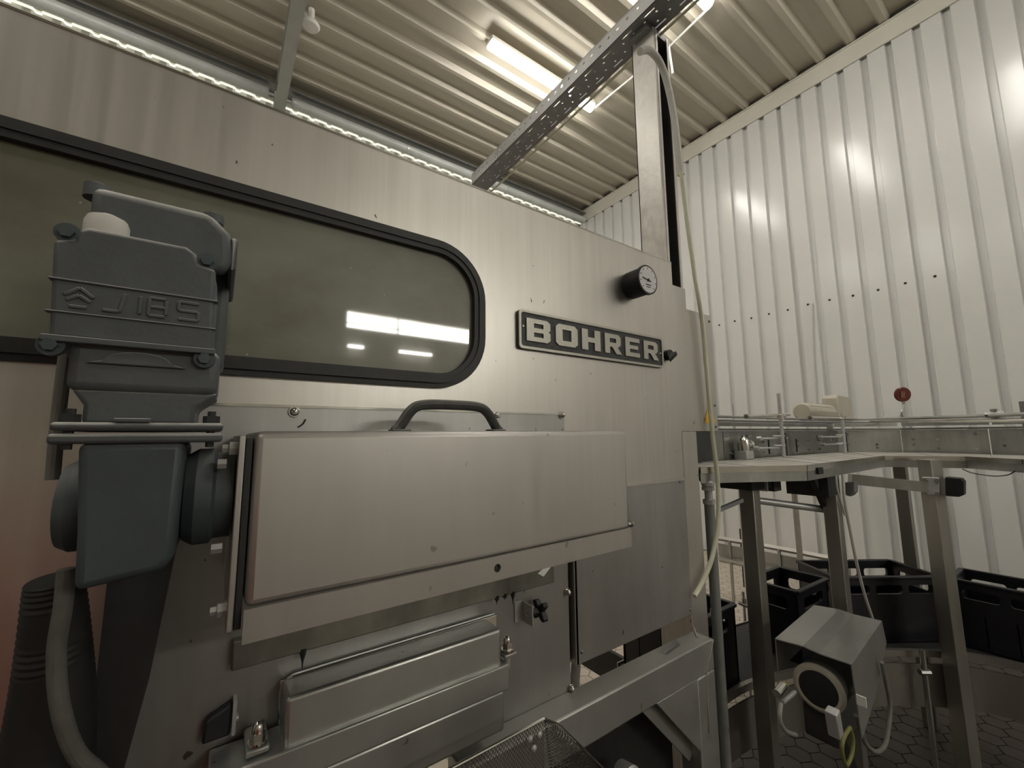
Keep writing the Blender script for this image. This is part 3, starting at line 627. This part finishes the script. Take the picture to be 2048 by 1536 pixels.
# belt plates, each its own part, along the visible stretch
def lerp2(P, t):
    n = len(P)-1; i = min(int(t*n), n-1); f_ = t*n-i; return P[i]*(1-f_)+P[i+1]*f_
def seg_plates(a0, a1, b0, b1, n):
    for k in range(n):
        s0, s1 = k/n+.004, (k+1)/n-.004
        q = [a0.lerp(a1, s0), a0.lerp(a1, s1), b0.lerp(b1, s1), b0.lerp(b1, s0)]
        obj('belt_plate', B().prism([(p.x, p.y, Zc-.006) for p in q], (0, 0, .006+random.uniform(-.0008, .0008))), 'beltw', uc, smooth=0)
seg_plates(near[0], near[1], far[0], far[1], 5); seg_plates(near[1], near[2], far[1], far[2], 12); seg_plates(near[2], near[3], far[2], far[3], 3); seg_plates(near[3], near[4], far[3], far[4], 2)
def flange(P, z0, z1, th, mat='steel', name='side_rail'):
    for i in range(len(P)-1):
        d = (P[i+1]-P[i]).normalized(); n = Vector((d.y, -d.x)); a, b = P[i]+n*.0, P[i+1]-d*.002
        obj(name, B().prism([(a.x, a.y, z0), (b.x, b.y, z0), (b.x, b.y, z1), (a.x, a.y, z1)], (n.x*th, n.y*th, 0)), mat, uc, smooth=0)
flange(near, Zc-.052, Zc+.002, .004)
flange(near, Zc-.018, Zc+.003, .007, 'chrome', 'wear_strip')
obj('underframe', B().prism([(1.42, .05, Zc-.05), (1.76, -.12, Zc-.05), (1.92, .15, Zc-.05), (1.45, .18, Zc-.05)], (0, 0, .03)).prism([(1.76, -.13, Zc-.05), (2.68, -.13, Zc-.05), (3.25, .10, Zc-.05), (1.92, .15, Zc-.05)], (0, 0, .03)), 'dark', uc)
a = atY(1632, 941, -.162); obj('slot_plug', B().box(a.x-.022, a.x+.022, -.178, -.165, a.z-.012, a.z+.012), 'black', uc)
# rear stainless side wall with bolts and brackets
sw = thing('conveyor_side_wall', (2.6, .25, 1.43), 'bolted stainless side wall of the rear bottle conveyor', 'conveyor')
wallp = [Vector((1.50, .235)), Vector((1.90, .215)), Vector((2.45, .205)), Vector((3.12, .15)), Vector((3.335, -.10)), Vector((3.34, -.45)), Vector((3.15, -.9))]
for i in range(len(wallp)-1):
    a, b = wallp[i], wallp[i+1]; d = (b-a).normalized(); n = Vector((d.y, -d.x)); e = b-d*.006
    so = obj('side_plate', B().prism([(a.x, a.y, Zc-.02), (e.x, e.y, Zc-.02), (e.x, e.y, 1.560), (a.x, a.y, 1.560)], (n.x*.004, n.y*.004, 0)), 'steel', sw, smooth=0)
    k = 0; L = (b-a).length; s = .05
    while s < L-.03:
        for z in random.sample((1.535, 1.505, 1.475, 1.455), 2):
            p = a+d*s+n*.004; obj('bolt', B().lathe((p.x, p.y, z), (n.x, n.y, 0), [(.0075, 0), (.0075, .002)], 10).lathe((p.x, p.y, z), (n.x, n.y, 0), [(.005, 0), (.005, .009)], 6), 'galv_dark' if random.random() < .6 else 'chrome', so)
        s += random.uniform(.10, .16)
    obj('top_rail', B().prism([(a.x, a.y, 1.562), (b.x, b.y, 1.562), (b.x, b.y, 1.566), (a.x, a.y, 1.566)], (n.x*.02, n.y*.02, 0)), 'rubber', sw)
    obj('belt_edge', B().prism([(a.x-n.x*.15, a.y-n.y*.15, 1.566), (b.x-n.x*.15, b.y-n.y*.15, 1.566), (b.x, b.y, 1.566), (a.x, a.y, 1.566)], (0, 0, .006)), 'steel', sw)
    obj('guide_rail', B().prism([(a.x-n.x*.03, a.y-n.y*.03, 1.583), (b.x-n.x*.03, b.y-n.y*.03, 1.583), (b.x-n.x*.03, b.y-n.y*.03, 1.603), (a.x-n.x*.03, a.y-n.y*.03, 1.603)], (n.x*.004, n.y*.004, 0)), 'steel', sw)
for px in (1545, 1600, 1648, 1668, 1716):
    q = atY(px, 885, .155); obj('slot_edge', B().box(q.x-.0025, q.x+.0025, .170, .176, 1.445, random.choice((1.515, 1.54))), 'rubber', sw)
for x0_, x1_, z_ in ((1535, 1575, 1.523), (1528, 1572, 1.478), (1655, 1690, 1.523), (1660, 1690, 1.480), (1770, 1808, 1.523), (1762, 1808, 1.478)):
    a, b = atY(x0_, 880, .12), atY(x1_, 880, .10); obj('link_bar', B().cyl((a.x, .16, z_), (b.x, .10, z_), .004, 8).lathe((a.x, .165, z_), (0, -1, 0), [(.010, 0), (.010, .02)], 10), 'galv', sw)
# dark opening between cabinet and side wall
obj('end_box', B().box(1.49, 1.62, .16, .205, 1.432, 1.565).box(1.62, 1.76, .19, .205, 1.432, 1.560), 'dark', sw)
# sensor head with chrome cap near the cabinet
sn = thing('sensor_head', (1.66, .19, 1.43), 'chrome capped sensor on a grey block beside the cabinet', 'sensor')
p = atY(1487, 880, .17)
obj('block', B().box(p.x-.035, p.x+.035, .145, .20, 1.4305, 1.468), 'galv', sn, .002)
obj('cap', B().lathe((p.x, .17, 1.468), (0, 0, 1), [(.026, 0), (.026, .03), (.022, .05), (.010, .062), (.010, .07), (.004, .072)], 16), 'chrome', sn)
obj('stub', B().lathe((p.x+.02, .165, 1.495), (1, -.3, .1), [(.012, 0), (.012, .02), (.016, .021), (.016, .03)], 8), 'chrome', sn)
# poles with guide rods
def pole(px, ytop, ybot, Y, label, rod=None):
    t = atY(px, ytop, Y); b = atY(px, ybot, Y)
    P = thing('guide_rail_pole', (b.x, Y, 1.432), label, 'pole', 'guide rail poles')
    obj('rod', B().cyl((t.x, Y, 1.432), (t.x, Y, t.z), .0085, 12), 'galv', P)
    z = atY(px, 832, Y).z
    obj('clamp', B().lathe((t.x, Y, z-.016), (0, 0, 1), [(.015, 0), (.015, .026)], 12).lathe((t.x, Y, z), (1, 0, 0), [(.013, 0), (.013, .03)], 10), 'chrome', P)
    if rod:
        a = atY(rod[0], rod[1], Y); c = atY(rod[2], rod[3], Y)
        obj('cross_rod', B().cyl(a, c, .0075, 12).cyl(a, a+(c-a)*.03, .011, 12), 'chrome', P)
    for zz in (1.535, 1.49): obj('arm', B().bar((t.x-.05, Y+.02, zz), (t.x+.012, Y-.005, zz), .006, .006), 'galv', P)
    obj('arm_clamp', B().box(t.x+.012, t.x+.030, Y-.006, Y+.012, 1.440, 1.548), 'rubber', P)
    return P
pole(1557, 787, 918, .10, 'tall guide rail pole standing nearest the machine cabinet', (1492, 833, 1578, 829))
pole(1683, 832, 908, .04, 'short guide rail pole in front of the beige motor', (1620, 836, 1712, 838))
pl = pole(1805, 830, 905, .02, 'guide rail pole carrying the dark red round reflector', (1758, 841, 1815, 844))
o = obj('distant_rod', B().cyl((atY(1466, 808, .9).x, .9, 0), atY(1466, 808, .9), .009, 8), 'galv'); tag(o, 'short steel rod behind the rail next to the cabinet', 'rod')
gr = thing('guide_rods', (2.6, .1, 1.58), 'long guide rods running along the conveyor top', 'guide rail')
for off, z_ in ((-.05, 1.612), (-.02, 1.628)):
    rp = []
    for i, p_ in enumerate(wallp):
        d = (wallp[min(i+1, len(wallp)-1)]-wallp[max(i-1, 0)]).normalized(); rp.append((p_.x-d.y*off*-1, p_.y-d.x*off*1.0, z_))
    obj('rod', B().tube(spline(rp, 5), .0065, 8), 'steel', gr)
P2 = [atY(1770, 838, -.03), atX(1900, 834, 3.0), atX(2060, 828, 2.8)]; obj('rod', B().tube(P2, .009, 8), 'steel', gr)
P2 = [atY(1740, 842, -.03), atX(1900, 842, 3.0), atX(2060, 841, 2.8)]; obj('rod', B().tube(P2, .007, 8), 'chrome', gr)
p = atX(1990, 829, 2.9); obj('clamp', B().cyl(p-Vector((0, 0, .03)), p+Vector((0, 0, .025)), .014, 10).cyl(p-Vector((0, .03, .0)), p+Vector((0, .03, .0)), .016, 10), 'steel', gr)
p = atX(2046, 815, 3.25); o = obj('clamp_post', B().box(p.x-.02, p.x+.02, p.y-.03, p.y+.01, 1.43, p.z+.03), 'galv_dark'); tag(o, 'dark clamp post cut by the right picture edge', 'post')
# red reflector
rf = thing('round_reflector', (2.3, .02, 1.6), 'dark red round reflector on a thin stalk against the white wall', 'reflector')
c = atY(1805, 789, .0); vdir = (-fw*.8+(CAM-c).normalized()*.2).normalized()
obj('disc', B().lathe(c+vdir*-.01, vdir, [(.045, 0), (.052, .004), (.052, .014), (.046, .018)], 32), 'red', rf)
obj('lens', B().prism([c+vdir*.008+r2*a+u2*b for a, b in ((-.020, -.026), (.012, -.026), (.012, .022), (-.020, .022))], vdir*.004), paint('brown_reflector_glass', (.22, .10, .07), .15, .4, 60), rf, .002)
obj('stalk', B().tube(spline([c-Vector((0, 0, .05)), c-Vector((0, 0, .075)), atY(1803, 822, 0), atY(1806, 836, 0)]), [.010]*6+[.007]*13, 10), 'galv', rf)
o = obj('thin_black_cable', B().tube(spline([atY(1806, 838, -.01), atY(1820, 852, -.01), atY(1845, 880, -.02), atY(1869, 907, -.05), atY(1880, 918, -.1)]), .0022, 6), 'rubber'); tag(o, 'thin black cable sloping from the reflector pole to the conveyor rail', 'cable')
o = obj('thin_black_cable', B().tube(spline([atX(1925, 938, 2.84), atX(1945, 946, 2.82), atX(1985, 952, 2.78), atX(2015, 950, 2.75), atX(2030, 942, 2.72)]), .0022, 6), 'rubber'); tag(o, 'thin black cable sagging under the right end of the conveyor', 'cable')
# beige motor behind
bm_ = thing('beige_motor', (3.0, .6, 1.57), 'small beige motor with flat gear housing behind the guide rails', 'motor')
a = atY(1604, 822, .62); b = atY(1655, 822, .62); c = atY(1664, 822, .60); d = atY(1692, 822, .60)
zt = atY(1625, 807, .62).z; zb = atY(1640, 842, .62).z; rr_ = (zt-zb)/2; zc_ = (zt+zb)/2
obj('motor_body', B().lathe((a.x, .62, zc_), (1, 0, 0), [(rr_*.8, 0), (rr_, .015), (rr_, (b.x-a.x)), (rr_*.9, (b.x-a.x)+.01)], 24), 'beige', bm_)
fin = B()
for k in range(10): t = 2*PI*k/10; fin.bar((a.x+.02, .62+math.cos(t)*rr_, zc_+math.sin(t)*rr_), (b.x-.01, .62+math.cos(t)*rr_, zc_+math.sin(t)*rr_), .006, .006)
obj('cooling_fin', fin, 'beige', bm_)
zt2 = atY(1675, 792, .60).z
obj('gear_housing', B().prism([(c.x, .55, zb), (d.x, .55, zb), (d.x-.006, .55, zt2-.045), (d.x-.03, .55, zt2-.01), (c.x+.02, .55, zt2), (c.x, .55, zt2-.03)], (0, .12, 0)), 'beige', bm_, .006)
o = obj('motor_pedestal', B().box(atY(1675, 1000, .62).x-.02, atY(1675, 1000, .62).x+.02, .60, .64, 0, zb-.006).box(a.x, d.x, .55, .70, zb-.006, zb), 'steel'); tag(o, 'steel stand carrying the beige motor behind the conveyor', 'stand')
o = obj('hanging_wire', B().tube([(XW-.012, Xy, z) for Xy, z in ((.95, 3.0), (.98, 2.5), (1.0, 1.9), (1.01, 1.5))], .006, 6), 'cable'); tag(o, 'thin pale cord hanging down the ribbed wall above the beige motor', 'wire')

# ---------------------------------------------------------------- posts
def sqpost(x, y, s, z1, rot, label, mat='post', s2=None, foot=False):
    c, q = math.cos(rot), math.sin(rot); s2 = s2 or s
    P = thing('conveyor_post', (x, y, 0), label, 'post', 'square conveyor posts')
    pts = [(x+a*c-b*q, y+a*q+b*c, 0.0) for a, b in ((0, 0), (s, 0), (s, s2), (0, s2))]
    obj('tube', B().prism(pts, (0, 0, z1)), mat, P, .003)
    cx = sum(p[0] for p in pts)/4; cy = sum(p[1] for p in pts)/4
    if foot: obj('foot', B().lathe((cx, cy, 0), (0, 0, 1), [(.045, 0), (.045, .012), (.012, .016), (.012, .03)], 16), 'galv', P)
    return P
P1 = sqpost(1.69, .0, .055, 1.335, 0, 'square steel post nearest the machine, beside the grey pipe')
obj('cross_head', B().box(1.64, 1.83, -.02, .10, 1.335, 1.375).box(1.80, 1.86, -.03, .02, 1.32, 1.37), 'dark', P1)
obj('head_plate', B().box(1.742, 1.748, -.03, .08, 1.325, 1.38), 'galv', P1)
P2_ = sqpost(2.03, -.158, .050, 1.30, 0, 'square steel post directly behind the folded motor hood')
obj('head_block', B().box(1.98, 2.10, -.15, .0, 1.295, 1.375).prism([(1.93, -.12, 1.375), (2.08, -.12, 1.375), (2.08, -.12, 1.22), (2.03, -.12, 1.25)], (0, .02, 0)), 'dark', P2_)
P3 = sqpost(2.61, -.340, .058, 1.425, -.45, 'thick square steel post at the right with clamp plate near its top')
pp3 = atX(1862, 972, 2.70); cy0 = pp3.y; obj('clamp_plate', B().prism([atX(x, y, 2.60) for x, y in ((1845, 954), (1878, 955), (1880, 991), (1847, 989))], (.012, .004, 0)), 'galv', P3, .002)
for x, y in ((1850, 960), (1874, 961), (1849, 986), (1875, 988)): q = atX(x, y, 2.598); obj('bolt', B().lathe(q, (-1, 0, 0), [(.009, -.002), (.009, .008)], 8), 'chrome', P3)
obj('clamp_arm', B().prism([atX(x, y, 2.63) for x, y in ((1878, 957), (1896, 958), (1896, 989), (1880, 989))], (.03, .0, 0)), 'steel', P3)
obj('clamp_block', B().prism([atX(x, y, 2.62) for x, y in ((1890, 954), (1922, 957), (1928, 964), (1928, 990), (1918, 994), (1891, 992))], (.05, 0, 0)), 'black', P3, .003)
pA = atY(1590, 1000, .40); P4 = sqpost(pA.x, .40, .045, 1.40, 0, 'thin brownish post behind the conveyor left of the middle post', 'beige', .02)
pB = atX(1790, 1000, 3.15); P5 = sqpost(3.15, pB.y-.06, .055, 1.42, 0, 'dark square post behind the conveyor between the middle and right posts')
pC = atX(1850, 1000, 3.05); P6 = sqpost(3.05, pC.y-.03, .03, 1.40, 0, 'dark narrow post just behind the thick right post')
o = obj('cross_tube', B().bar(atX(1700, 958, 2.45), atX(1852, 974, 2.62), .045, .045), 'steel'); tag(o, 'horizontal square tube joining the conveyor to the right post clamp', 'cross tube')
o = obj('round_crossbar', B().cyl(atY(1515, 1001, .05), atY(1650, 1019, -.10), .014, 14).cyl(atY(1650, 1019, -.10), atY(1667, 1021, -.12), .019, 14), 'galv'); tag(o, 'round steel crossbar between the first two posts below the conveyor', 'crossbar')
obj('strut', B().bar(atY(1437, 1020, .06), atY(1484, 1000, .03), .014, .014), 'galv_dark', P1)
o = obj('junction_box', B().prism([atX(x, y, 2.16) for x, y in ((1690, 965), (1708, 964), (1708, 985), (1700, 993), (1691, 990))], (.05, 0, 0)), 'galv_dark'); tag(o, 'small grey junction box under the conveyor by the middle post', 'junction box')
cb = [atY(x, y, -.17) for x, y in ((1686, 950), (1689, 1000), (1700, 1060), (1712, 1120), (1728, 1185), (1746, 1240))]
o = obj('hanging_cable', B().tube(spline(cb), .0055, 8), 'cable'); tag(o, 'grey cable dropping from the conveyor to the motor hood', 'cable')
o = obj('hanging_cable', B().tube(spline([atY(x, y, -.17) for x, y in ((1672, 950), (1674, 975), (1682, 1005), (1690, 1030))]), .004, 8), 'cable'); tag(o, 'short grey cable loop under the conveyor bend', 'cable')

# ================================================================ LOWER CRATE CONVEYOR
ZB = .575
def crate(cx, cy, lx, ly, rz, label, h=.285, z=ZB+.004):
    C = thing('bottle_crate', (cx, cy, z), label, 'crate', 'black bottle crates on the lower conveyor')
    def loc(p): 
        c, s = math.cos(rz), math.sin(rz); return (cx+p[0]*c-p[1]*s, cy+p[0]*s+p[1]*c, z+p[2])
    t = .012
    for L, D, ang in ((lx, ly, 0), (ly, lx, PI/2), (lx, ly, PI), (ly, lx, -PI/2)):
        if L > .33: hs = [rrect(-L/2+.03, -L/2+.03+(L-.12)/3, h-.075, h-.035, .012, 3), rrect(-(L-.12)/6+.0, (L-.12)/6, h-.075, h-.035, .012, 3), rrect(L/2-.03-(L-.12)/3, L/2-.03, h-.075, h-.035, .012, 3)]
        else: hs = [rrect(-L*.30, L*.30, h-.085, h-.035, .015, 3)]
        v, f = plate2d([(-L/2, 0), (L/2, 0), (L/2, h), (-L/2, h)], hs, t)
        b = B(); c, s = math.cos(ang), math.sin(ang)
        b.add([loc((x*c-(y-D/2)*s, x*s+(y-D/2)*c, zz)) for x, y, zz in v], f); obj('side', b, 'crate', C, .0015, 1, smooth=0)
    b = B()
    for s_, e in (((-lx/2, -ly/2), (lx/2, -ly/2)), ((lx/2, -ly/2), (lx/2, ly/2)), ((lx/2, ly/2), (-lx/2, ly/2)), ((-lx/2, ly/2), (-lx/2, -ly/2))): b.bar(loc((*s_, h)), loc((*e, h)), .022, .012)
    obj('rim', b, 'crate', C, .003)
    b = B(); n = max(2, round(lx/.095)); m_ = max(2, round(ly/.095))
    for i in range(1, n): x = -lx/2+lx*i/n; b.bar(loc((x, -ly/2, .08)), loc((x, ly/2, .08)), .004, .13)
    for i in range(1, m_): y = -ly/2+ly*i/m_; b.bar(loc((-lx/2, y, .08)), loc((lx/2, y, .08)), .004, .13)
    obj('divider', b, 'crate', C)
    b = B(); n = int(lx/.03)
    for i in range(n+1): x = -lx/2+lx*i/n; b.bar(loc((x, -ly/2, .006)), loc((x, ly/2, .006)), .006, .008)
    for i in range(5): y = -ly/2+ly*i/4; b.bar(loc((-lx/2, y, .004)), loc((lx/2, y, .004)), .006, .006)
    obj('bottom_grid', b, 'crate', C)
    return C
crate(2.235, .135, .30, .21, -.04, 'black bottle crate behind the left and middle posts')
crate(2.71, -.03, .50, .26, -.60, 'black bottle crate between the middle and right posts')
crate(2.965, -.545, .24, .46, 0, 'black bottle crate cut by the right edge of the picture')
dA = atZ(1448, 1294, .86); dB = atZ(1499, 1263, .86)
crate(1.60, .300, .28, .34, .0, 'black bottle crate at the left behind the grey pipe')
lc = thing('crate_conveyor', (2.5, 0, .4), 'curved low crate conveyor with stainless side guards near the floor', 'conveyor')
path = [Vector((1.46, .125)), Vector((1.76, .115)), Vector((2.08, .02)), Vector((2.38, -.05)), Vector((2.60, -.20)), Vector((2.76, -.36)), Vector((2.825, -.60)), Vector((2.84, -1.2))]
outer = [Vector((1.46, .49)), Vector((1.8, .47)), Vector((2.2, .38)), Vector((2.6, .30)), Vector((2.95, .10)), Vector((3.12, -.12)), Vector((3.17, -.5)), Vector((3.2, -1.2))]
SP = [Vector((v.x, v.y)) for v in spline([(p.x, p.y, 0) for p in path], 4)]
SO = [Vector((v.x, v.y)) for v in spline([(p.x, p.y, 0) for p in outer], 4)]
def strip(P, off, z0, z1, th):
    b = B(); n = len(P); V = []
    for i, p in enumerate(P):
        d = (P[min(i+1, n-1)]-P[max(i-1, 0)]).normalized(); nn = Vector((d.y, -d.x))
        a = p+nn*off; c = p+nn*(off+th); V.append([(a.x, a.y, z0), (c.x, c.y, z0), (c.x, c.y, z1), (a.x, a.y, z1)])
    return b.rings(V)
obj('side_guard', strip(SP, .012, ZB-.22, ZB-.045, .006), 'post', lc)
obj('guide_rail', strip(SP, .004, ZB-.015, ZB+.012, .018), 'post', lc)
obj('outer_guard', strip(SO, -.02, ZB-.10, ZB+.0, .006), 'steel', lc)
n = len(SP); b = B()
for i in range(n-1):
    b.prism([(SP[i].x, SP[i].y, ZB-.012), (SP[i+1].x, SP[i+1].y, ZB-.012), (SO[i+1].x, SO[i+1].y, ZB-.012), (SO[i].x, SO[i].y, ZB-.012)], (0, 0, .010))
obj('chain_belt', b, 'dark', lc)
obj('floor_lip', strip(SP, .015, .045, .06, .03), 'post', lc)
for i in (16,):
    p = SP[i]; d = (SP[i+1]-SP[i-1]).normalized(); nn = Vector((d.y, -d.x)); q = p+nn*.055
    obj('leg', B().cyl((q.x, q.y, 0), (q.x, q.y, ZB+.03), .010, 10).cyl((q.x-d.x*.02, q.y-d.y*.02, ZB-.06), (q.x+d.x*.02, q.y+d.y*.02, ZB-.06), .013, 8), 'steel', lc)
# background rail and its low guard by the wall
br = thing('rear_crate_rail', (3.3, .7, .5), 'rear crate conveyor rail along the foot of the white wall', 'conveyor')
z1 = .55
Pn = [atZ(1436, 1076, z1), atZ(1520, 1090, z1), atZ(1600, 1105, z1), atZ(1700, 1124, z1)]
k_ = 1.0
def low(P, z0, z1_): return [Vector((p.x, p.y, 0)) for p in P]
obj('top_rail', B().tube([p for p in Pn], .022, 4), 'post', br)
g = B()
for i in range(3): 
    a, b = Pn[i], Pn[i+1]; g.prism([(a.x, a.y, z1-.22), (b.x, b.y, z1-.22), (b.x, b.y, z1-.05), (a.x, a.y, z1-.05)], (.01, .01, 0))
obj('guard_plate', g, 'steel', br)
Q = [atZ(1436, 1132, .80), atZ(1490, 1143, .80), atZ(1540, 1155, .80), atZ(1668, 1168, .80)]
Q = [p-Vector((.02, .02, 0)) for p in Pn]
obj('guide_rod', B().tube([p-Vector((.06, .03, .17)) for p in Pn], .014, 8), 'chrome', br)
for t in (.1, .5, .9):
    i = min(int(t*3), 2); p = Pn[i].lerp(Pn[i+1], t*3-i); obj('bracket', B().box(p.x-.02, p.x, p.y-.01, p.y+.01, 0, z1), 'steel', br)
p = atZ(1478, 1062, z1); o = obj('rail_pin', B().cyl((p.x+.02, p.y, 0), (p.x+.02, p.y, atX(1478, 1058, p.x).z), .007, 8), 'rubber'); tag(o, 'short black pin on the rear rail beside the first post', 'pin')
st_ = thing('rod_stand', (1.9, .4, 0), 'small chrome rod clamp between the grey pipe and the first post', 'clamp')
q = atY(1487, 1200, .52)
obj('rod', B().cyl((q.x, .52, 0), (q.x, .52, atY(1485, 1183, .52).z), .008, 10), 'galv', st_); obj('clamp', B().cyl(atY(1474, 1204, .52), atY(1496, 1214, .52), .010, 10).lathe((q.x, .52, q.z-.02), (0, 0, 1), [(.014, 0), (.014, .03)], 10), 'chrome', st_)

# ---------------------------------------------------------------- motor under folded hood
zh = .88
A, Bq, Cq, Dq = [atZ(x, y, zh) for x, y in ((1628, 1210), (1761.5, 1241), (1701, 1328), (1549.5, 1277))]
hd = thing('hooded_motor', ((A.x+Cq.x)/2, (A.y+Cq.y)/2, .45), 'small conveyor motor under a folded stainless hood', 'motor')
def mid(a, b, t): return a.lerp(b, t)
th_ = Vector((0, 0, -.003))
r1, r2_ = mid(Dq, Cq, .40), mid(A, Bq, .40); r3, r4 = mid(Dq, Cq, .62), mid(A, Bq, .62)
lift = Vector((0, 0, .006))
obj('hood_top', B().prism([Dq, r1+lift, r2_+lift, A], th_).prism([r1+lift, r3, r4, r2_+lift], th_).prism([r3, Cq, Bq, r4], th_), 'cover', hd)
dn = Vector((0, 0, -1)); out = (Cq-Dq).normalized()
S1 = Cq+Vector((.01, -.004, -.20)); S2 = Bq+Vector((.01, -.004, -.075)); S3 = mid(Cq, Bq, .45)+Vector((.012, -.005, -.16))
obj('hood_side', B().prism([Cq, Bq, S2, S3, S1], out*.003), 'cover', hd)
obj('hood_side', B().prism([Dq, A, A-Vector((0, 0, .10)), Dq-Vector((0, 0, .10))], out*.003), 'cover', hd)
mcx = mid(mid(A, Cq, .5), mid(Bq, Dq, .5), .5); ax = (mid(Cq, Dq, .5)-mid(A, Bq, .5)); ax.z = 0; ax.normalize()
ctr = atZ(1640, 1385, .76); c0 = mid(mid(Cq, Dq, .5), mid(A, Bq, .5), .12)-Vector((0, 0, .125))
obj('motor_body', B().lathe(c0-ax*.02, -ax, [(.030, 0), (.058, .004), (.066, .012), (.066, .03), (.060, .034), (.060, .22)], 28), 'pipe', hd)
obj('bell_ring', B().lathe(c0, ax, [(.056, -.012), (.068, -.010), (.070, .004), (.060, .012)], 28), 'beige', hd)
obj('fan_cover', B().lathe(c0, ax, [(.052, .010), (.052, .013), (.046, .0135)], 28), 'rubber', hd)
obj('gear_block', B().box(c0.x+.02, c0.x+.20, c0.y-.03, c0.y+.06, c0.z-.17, c0.z-.07), 'dark', hd, .005)
obj('mount_arm', B().bar(c0+Vector((.05, 0, -.06)), c0+Vector((.10, -.10, -.42)), .03, .02), 'dark', hd)
b0 = atY(1660, 1432, -.28); b1 = atY(1672, 1478, -.28)
obj('connector', B().bar(atY(1664, 1420, -.30), atY(1672, 1470, -.30), .028, .03), 'galv', hd, .003)
obj('grounding_loop', B().tube(spline([atY(x, y, -.30) for x, y in ((1700, 1455), (1688, 1475), (1684, 1500), (1692, 1530), (1703, 1510), (1706, 1480), (1700, 1455))]), .005, 8), 'green', hd)
obj('side_label', B().bar(atY(1722, 1392, -.33), atY(1724, 1412, -.33), .022, .004), 'paper', hd)
o = obj('looped_cable', B().tube(spline([atY(x, y, -.30) for x, y in ((1764, 1325), (1772, 1365), (1780, 1410), (1777, 1455), (1770, 1490), (1752, 1504), (1732, 1488), (1722, 1460), (1712, 1430))]), .0062, 10), 'cabled'); tag(o, 'grey cable hanging in a loop under the hooded motor', 'cable')
pv = thing('small_valve', (1.5, -.2, .5), 'brass and chrome fitting with thin rod left of the hooded motor', 'valve')
obj('cap', B().cyl(atY(1553, 1388, -.17), atY(1567, 1372, -.17), .012, 12), 'chrome', pv); obj('tip', B().cyl(atY(1567, 1372, -.17), atY(1570, 1369, -.17), .010, 12), 'green', pv)
obj('rod', B().cyl(atY(1565, 1405, -.17), atY(1590, 1384, -.17), .006, 10).tube(spline([atY(x, y, -.17) for x, y in ((1562, 1405), (1560, 1440), (1572, 1462), (1592, 1470))]), .006, 8), 'galv', pv)

# ---------------------------------------------------------------- woven wire guard at the bottom
wm = thing('wire_mesh_guard', (.45, -.14, .7), 'dark woven wire mesh guard folded below the lower cover', 'mesh guard')
def mesh_quad(a, b, c, d, nu, nv):
    V = []; Fc = []
    for j in range(nv+1):
        for i in range(nu+1):
            u, v = i/nu, j/nv; V.append((a.lerp(b, u)).lerp(d.lerp(c, u), v))
    idx = lambda i, j: j*(nu+1)+i
    for j in range(0, nv-1):
        for i in range(1, nu):
            if (i+j) % 2: Fc.append((idx(i, j), idx(i+1, j+1) if i+1 <= nu else idx(i, j+1), idx(i, j+2), idx(i-1, j+1)))
    return B().add(V, Fc)
a = atY(840, 1570, -.16); b = atY(1088, 1437, -.16); c = b-Vector((0, -.0, .22)); d = a-Vector((0, 0, .22))
o = obj('mesh_side', mesh_quad(a, b, c, d, 76, 50), 'mesh', wm, smooth=0); o['kind'] = 'stuff'
md = o.modifiers.new('w', 'WIREFRAME'); md.thickness = .0017; md.use_even_offset = False
e1 = atY(1117, 1449, -.10); e2 = atY(1215, 1545, -.10); e3 = atY(1098, 1560, -.16)
o = obj('mesh_fold', mesh_quad(b, e1, e2+Vector((.02, 0, -.03)), e3, 16, 38), 'chrome', wm, smooth=0); o['kind'] = 'stuff'
md = o.modifiers.new('w', 'WIREFRAME'); md.thickness = .0022; md.use_even_offset = False
obj('edge_wire', B().tube([a, b, e1, e2], .0028, 8), 'chrome', wm)
for x, y in ((1060, 1478), (1079, 1470), (1068, 1497)): q = atY(x, y, -.165); obj('bolt', B().dome(q, (0, -1, 0), .006, .004), 'galv', wm)
o = obj('drive_shaft', B().lathe(atY(1240, 1545, -.02), (0, -1, .15), [(.012, 0), (.028, .002), (.030, .04), (.020, .05), (.014, .07)], 18), 'galv'); tag(o, 'round steel shaft end under the frame beam by the wire mesh', 'shaft')
o = obj('chain_track', B().box(.60, 1.9, .30, .36, .46, .52), 'rubber'); tag(o, 'black chain track lying under the machine above the tiles', 'chain track')
o = obj('chain_track', B().box(1.62, 1.70, .40, 1.60, .36, .42).box(1.62, 1.64, .40, 1.6, .42, .50), 'rubber'); tag(o, 'black crossing track seen through the gap under the door panel', 'chain track')

for k in range(4):
    crate(-.10, -1.42, .40, .30, .1, ('lowest', 'second lowest', 'second highest', 'topmost')[k]+' of four unseen black crates added to darken the panel reflection', z=.002+.30*k)['group'] = 'unseen black crates added to darken the panel reflection'  # unseen stack, added to darken the panel reflection and block light from behind
# unseen red crates added to give the panel's lower left its red blur
for k in range(4):
    c = thing('red_standin_crate', (-.62, -1.3, .02+.32*k), ('lowest', 'second lowest', 'second highest', 'topmost')[k]+' of four unseen red crates added to stand in for red clothing in the reflection', 'crate', 'unseen red crates added for the red reflection')
    x, y, z = -.62, -1.3, .02+.32*k
    obj('side', B().box(x-.2, x+.2, y-.15, y-.14, z, z+.3).box(x-.2, x+.2, y+.14, y+.15, z, z+.3).box(x-.2, x-.19, y-.14, y+.14, z, z+.3).box(x+.19, x+.2, y-.14, y+.14, z, z+.3), 'red_standin_crate', c)
    obj('bottom', B().box(x-.19, x+.19, y-.14, y+.14, z, z+.01), 'red_standin_crate', c)
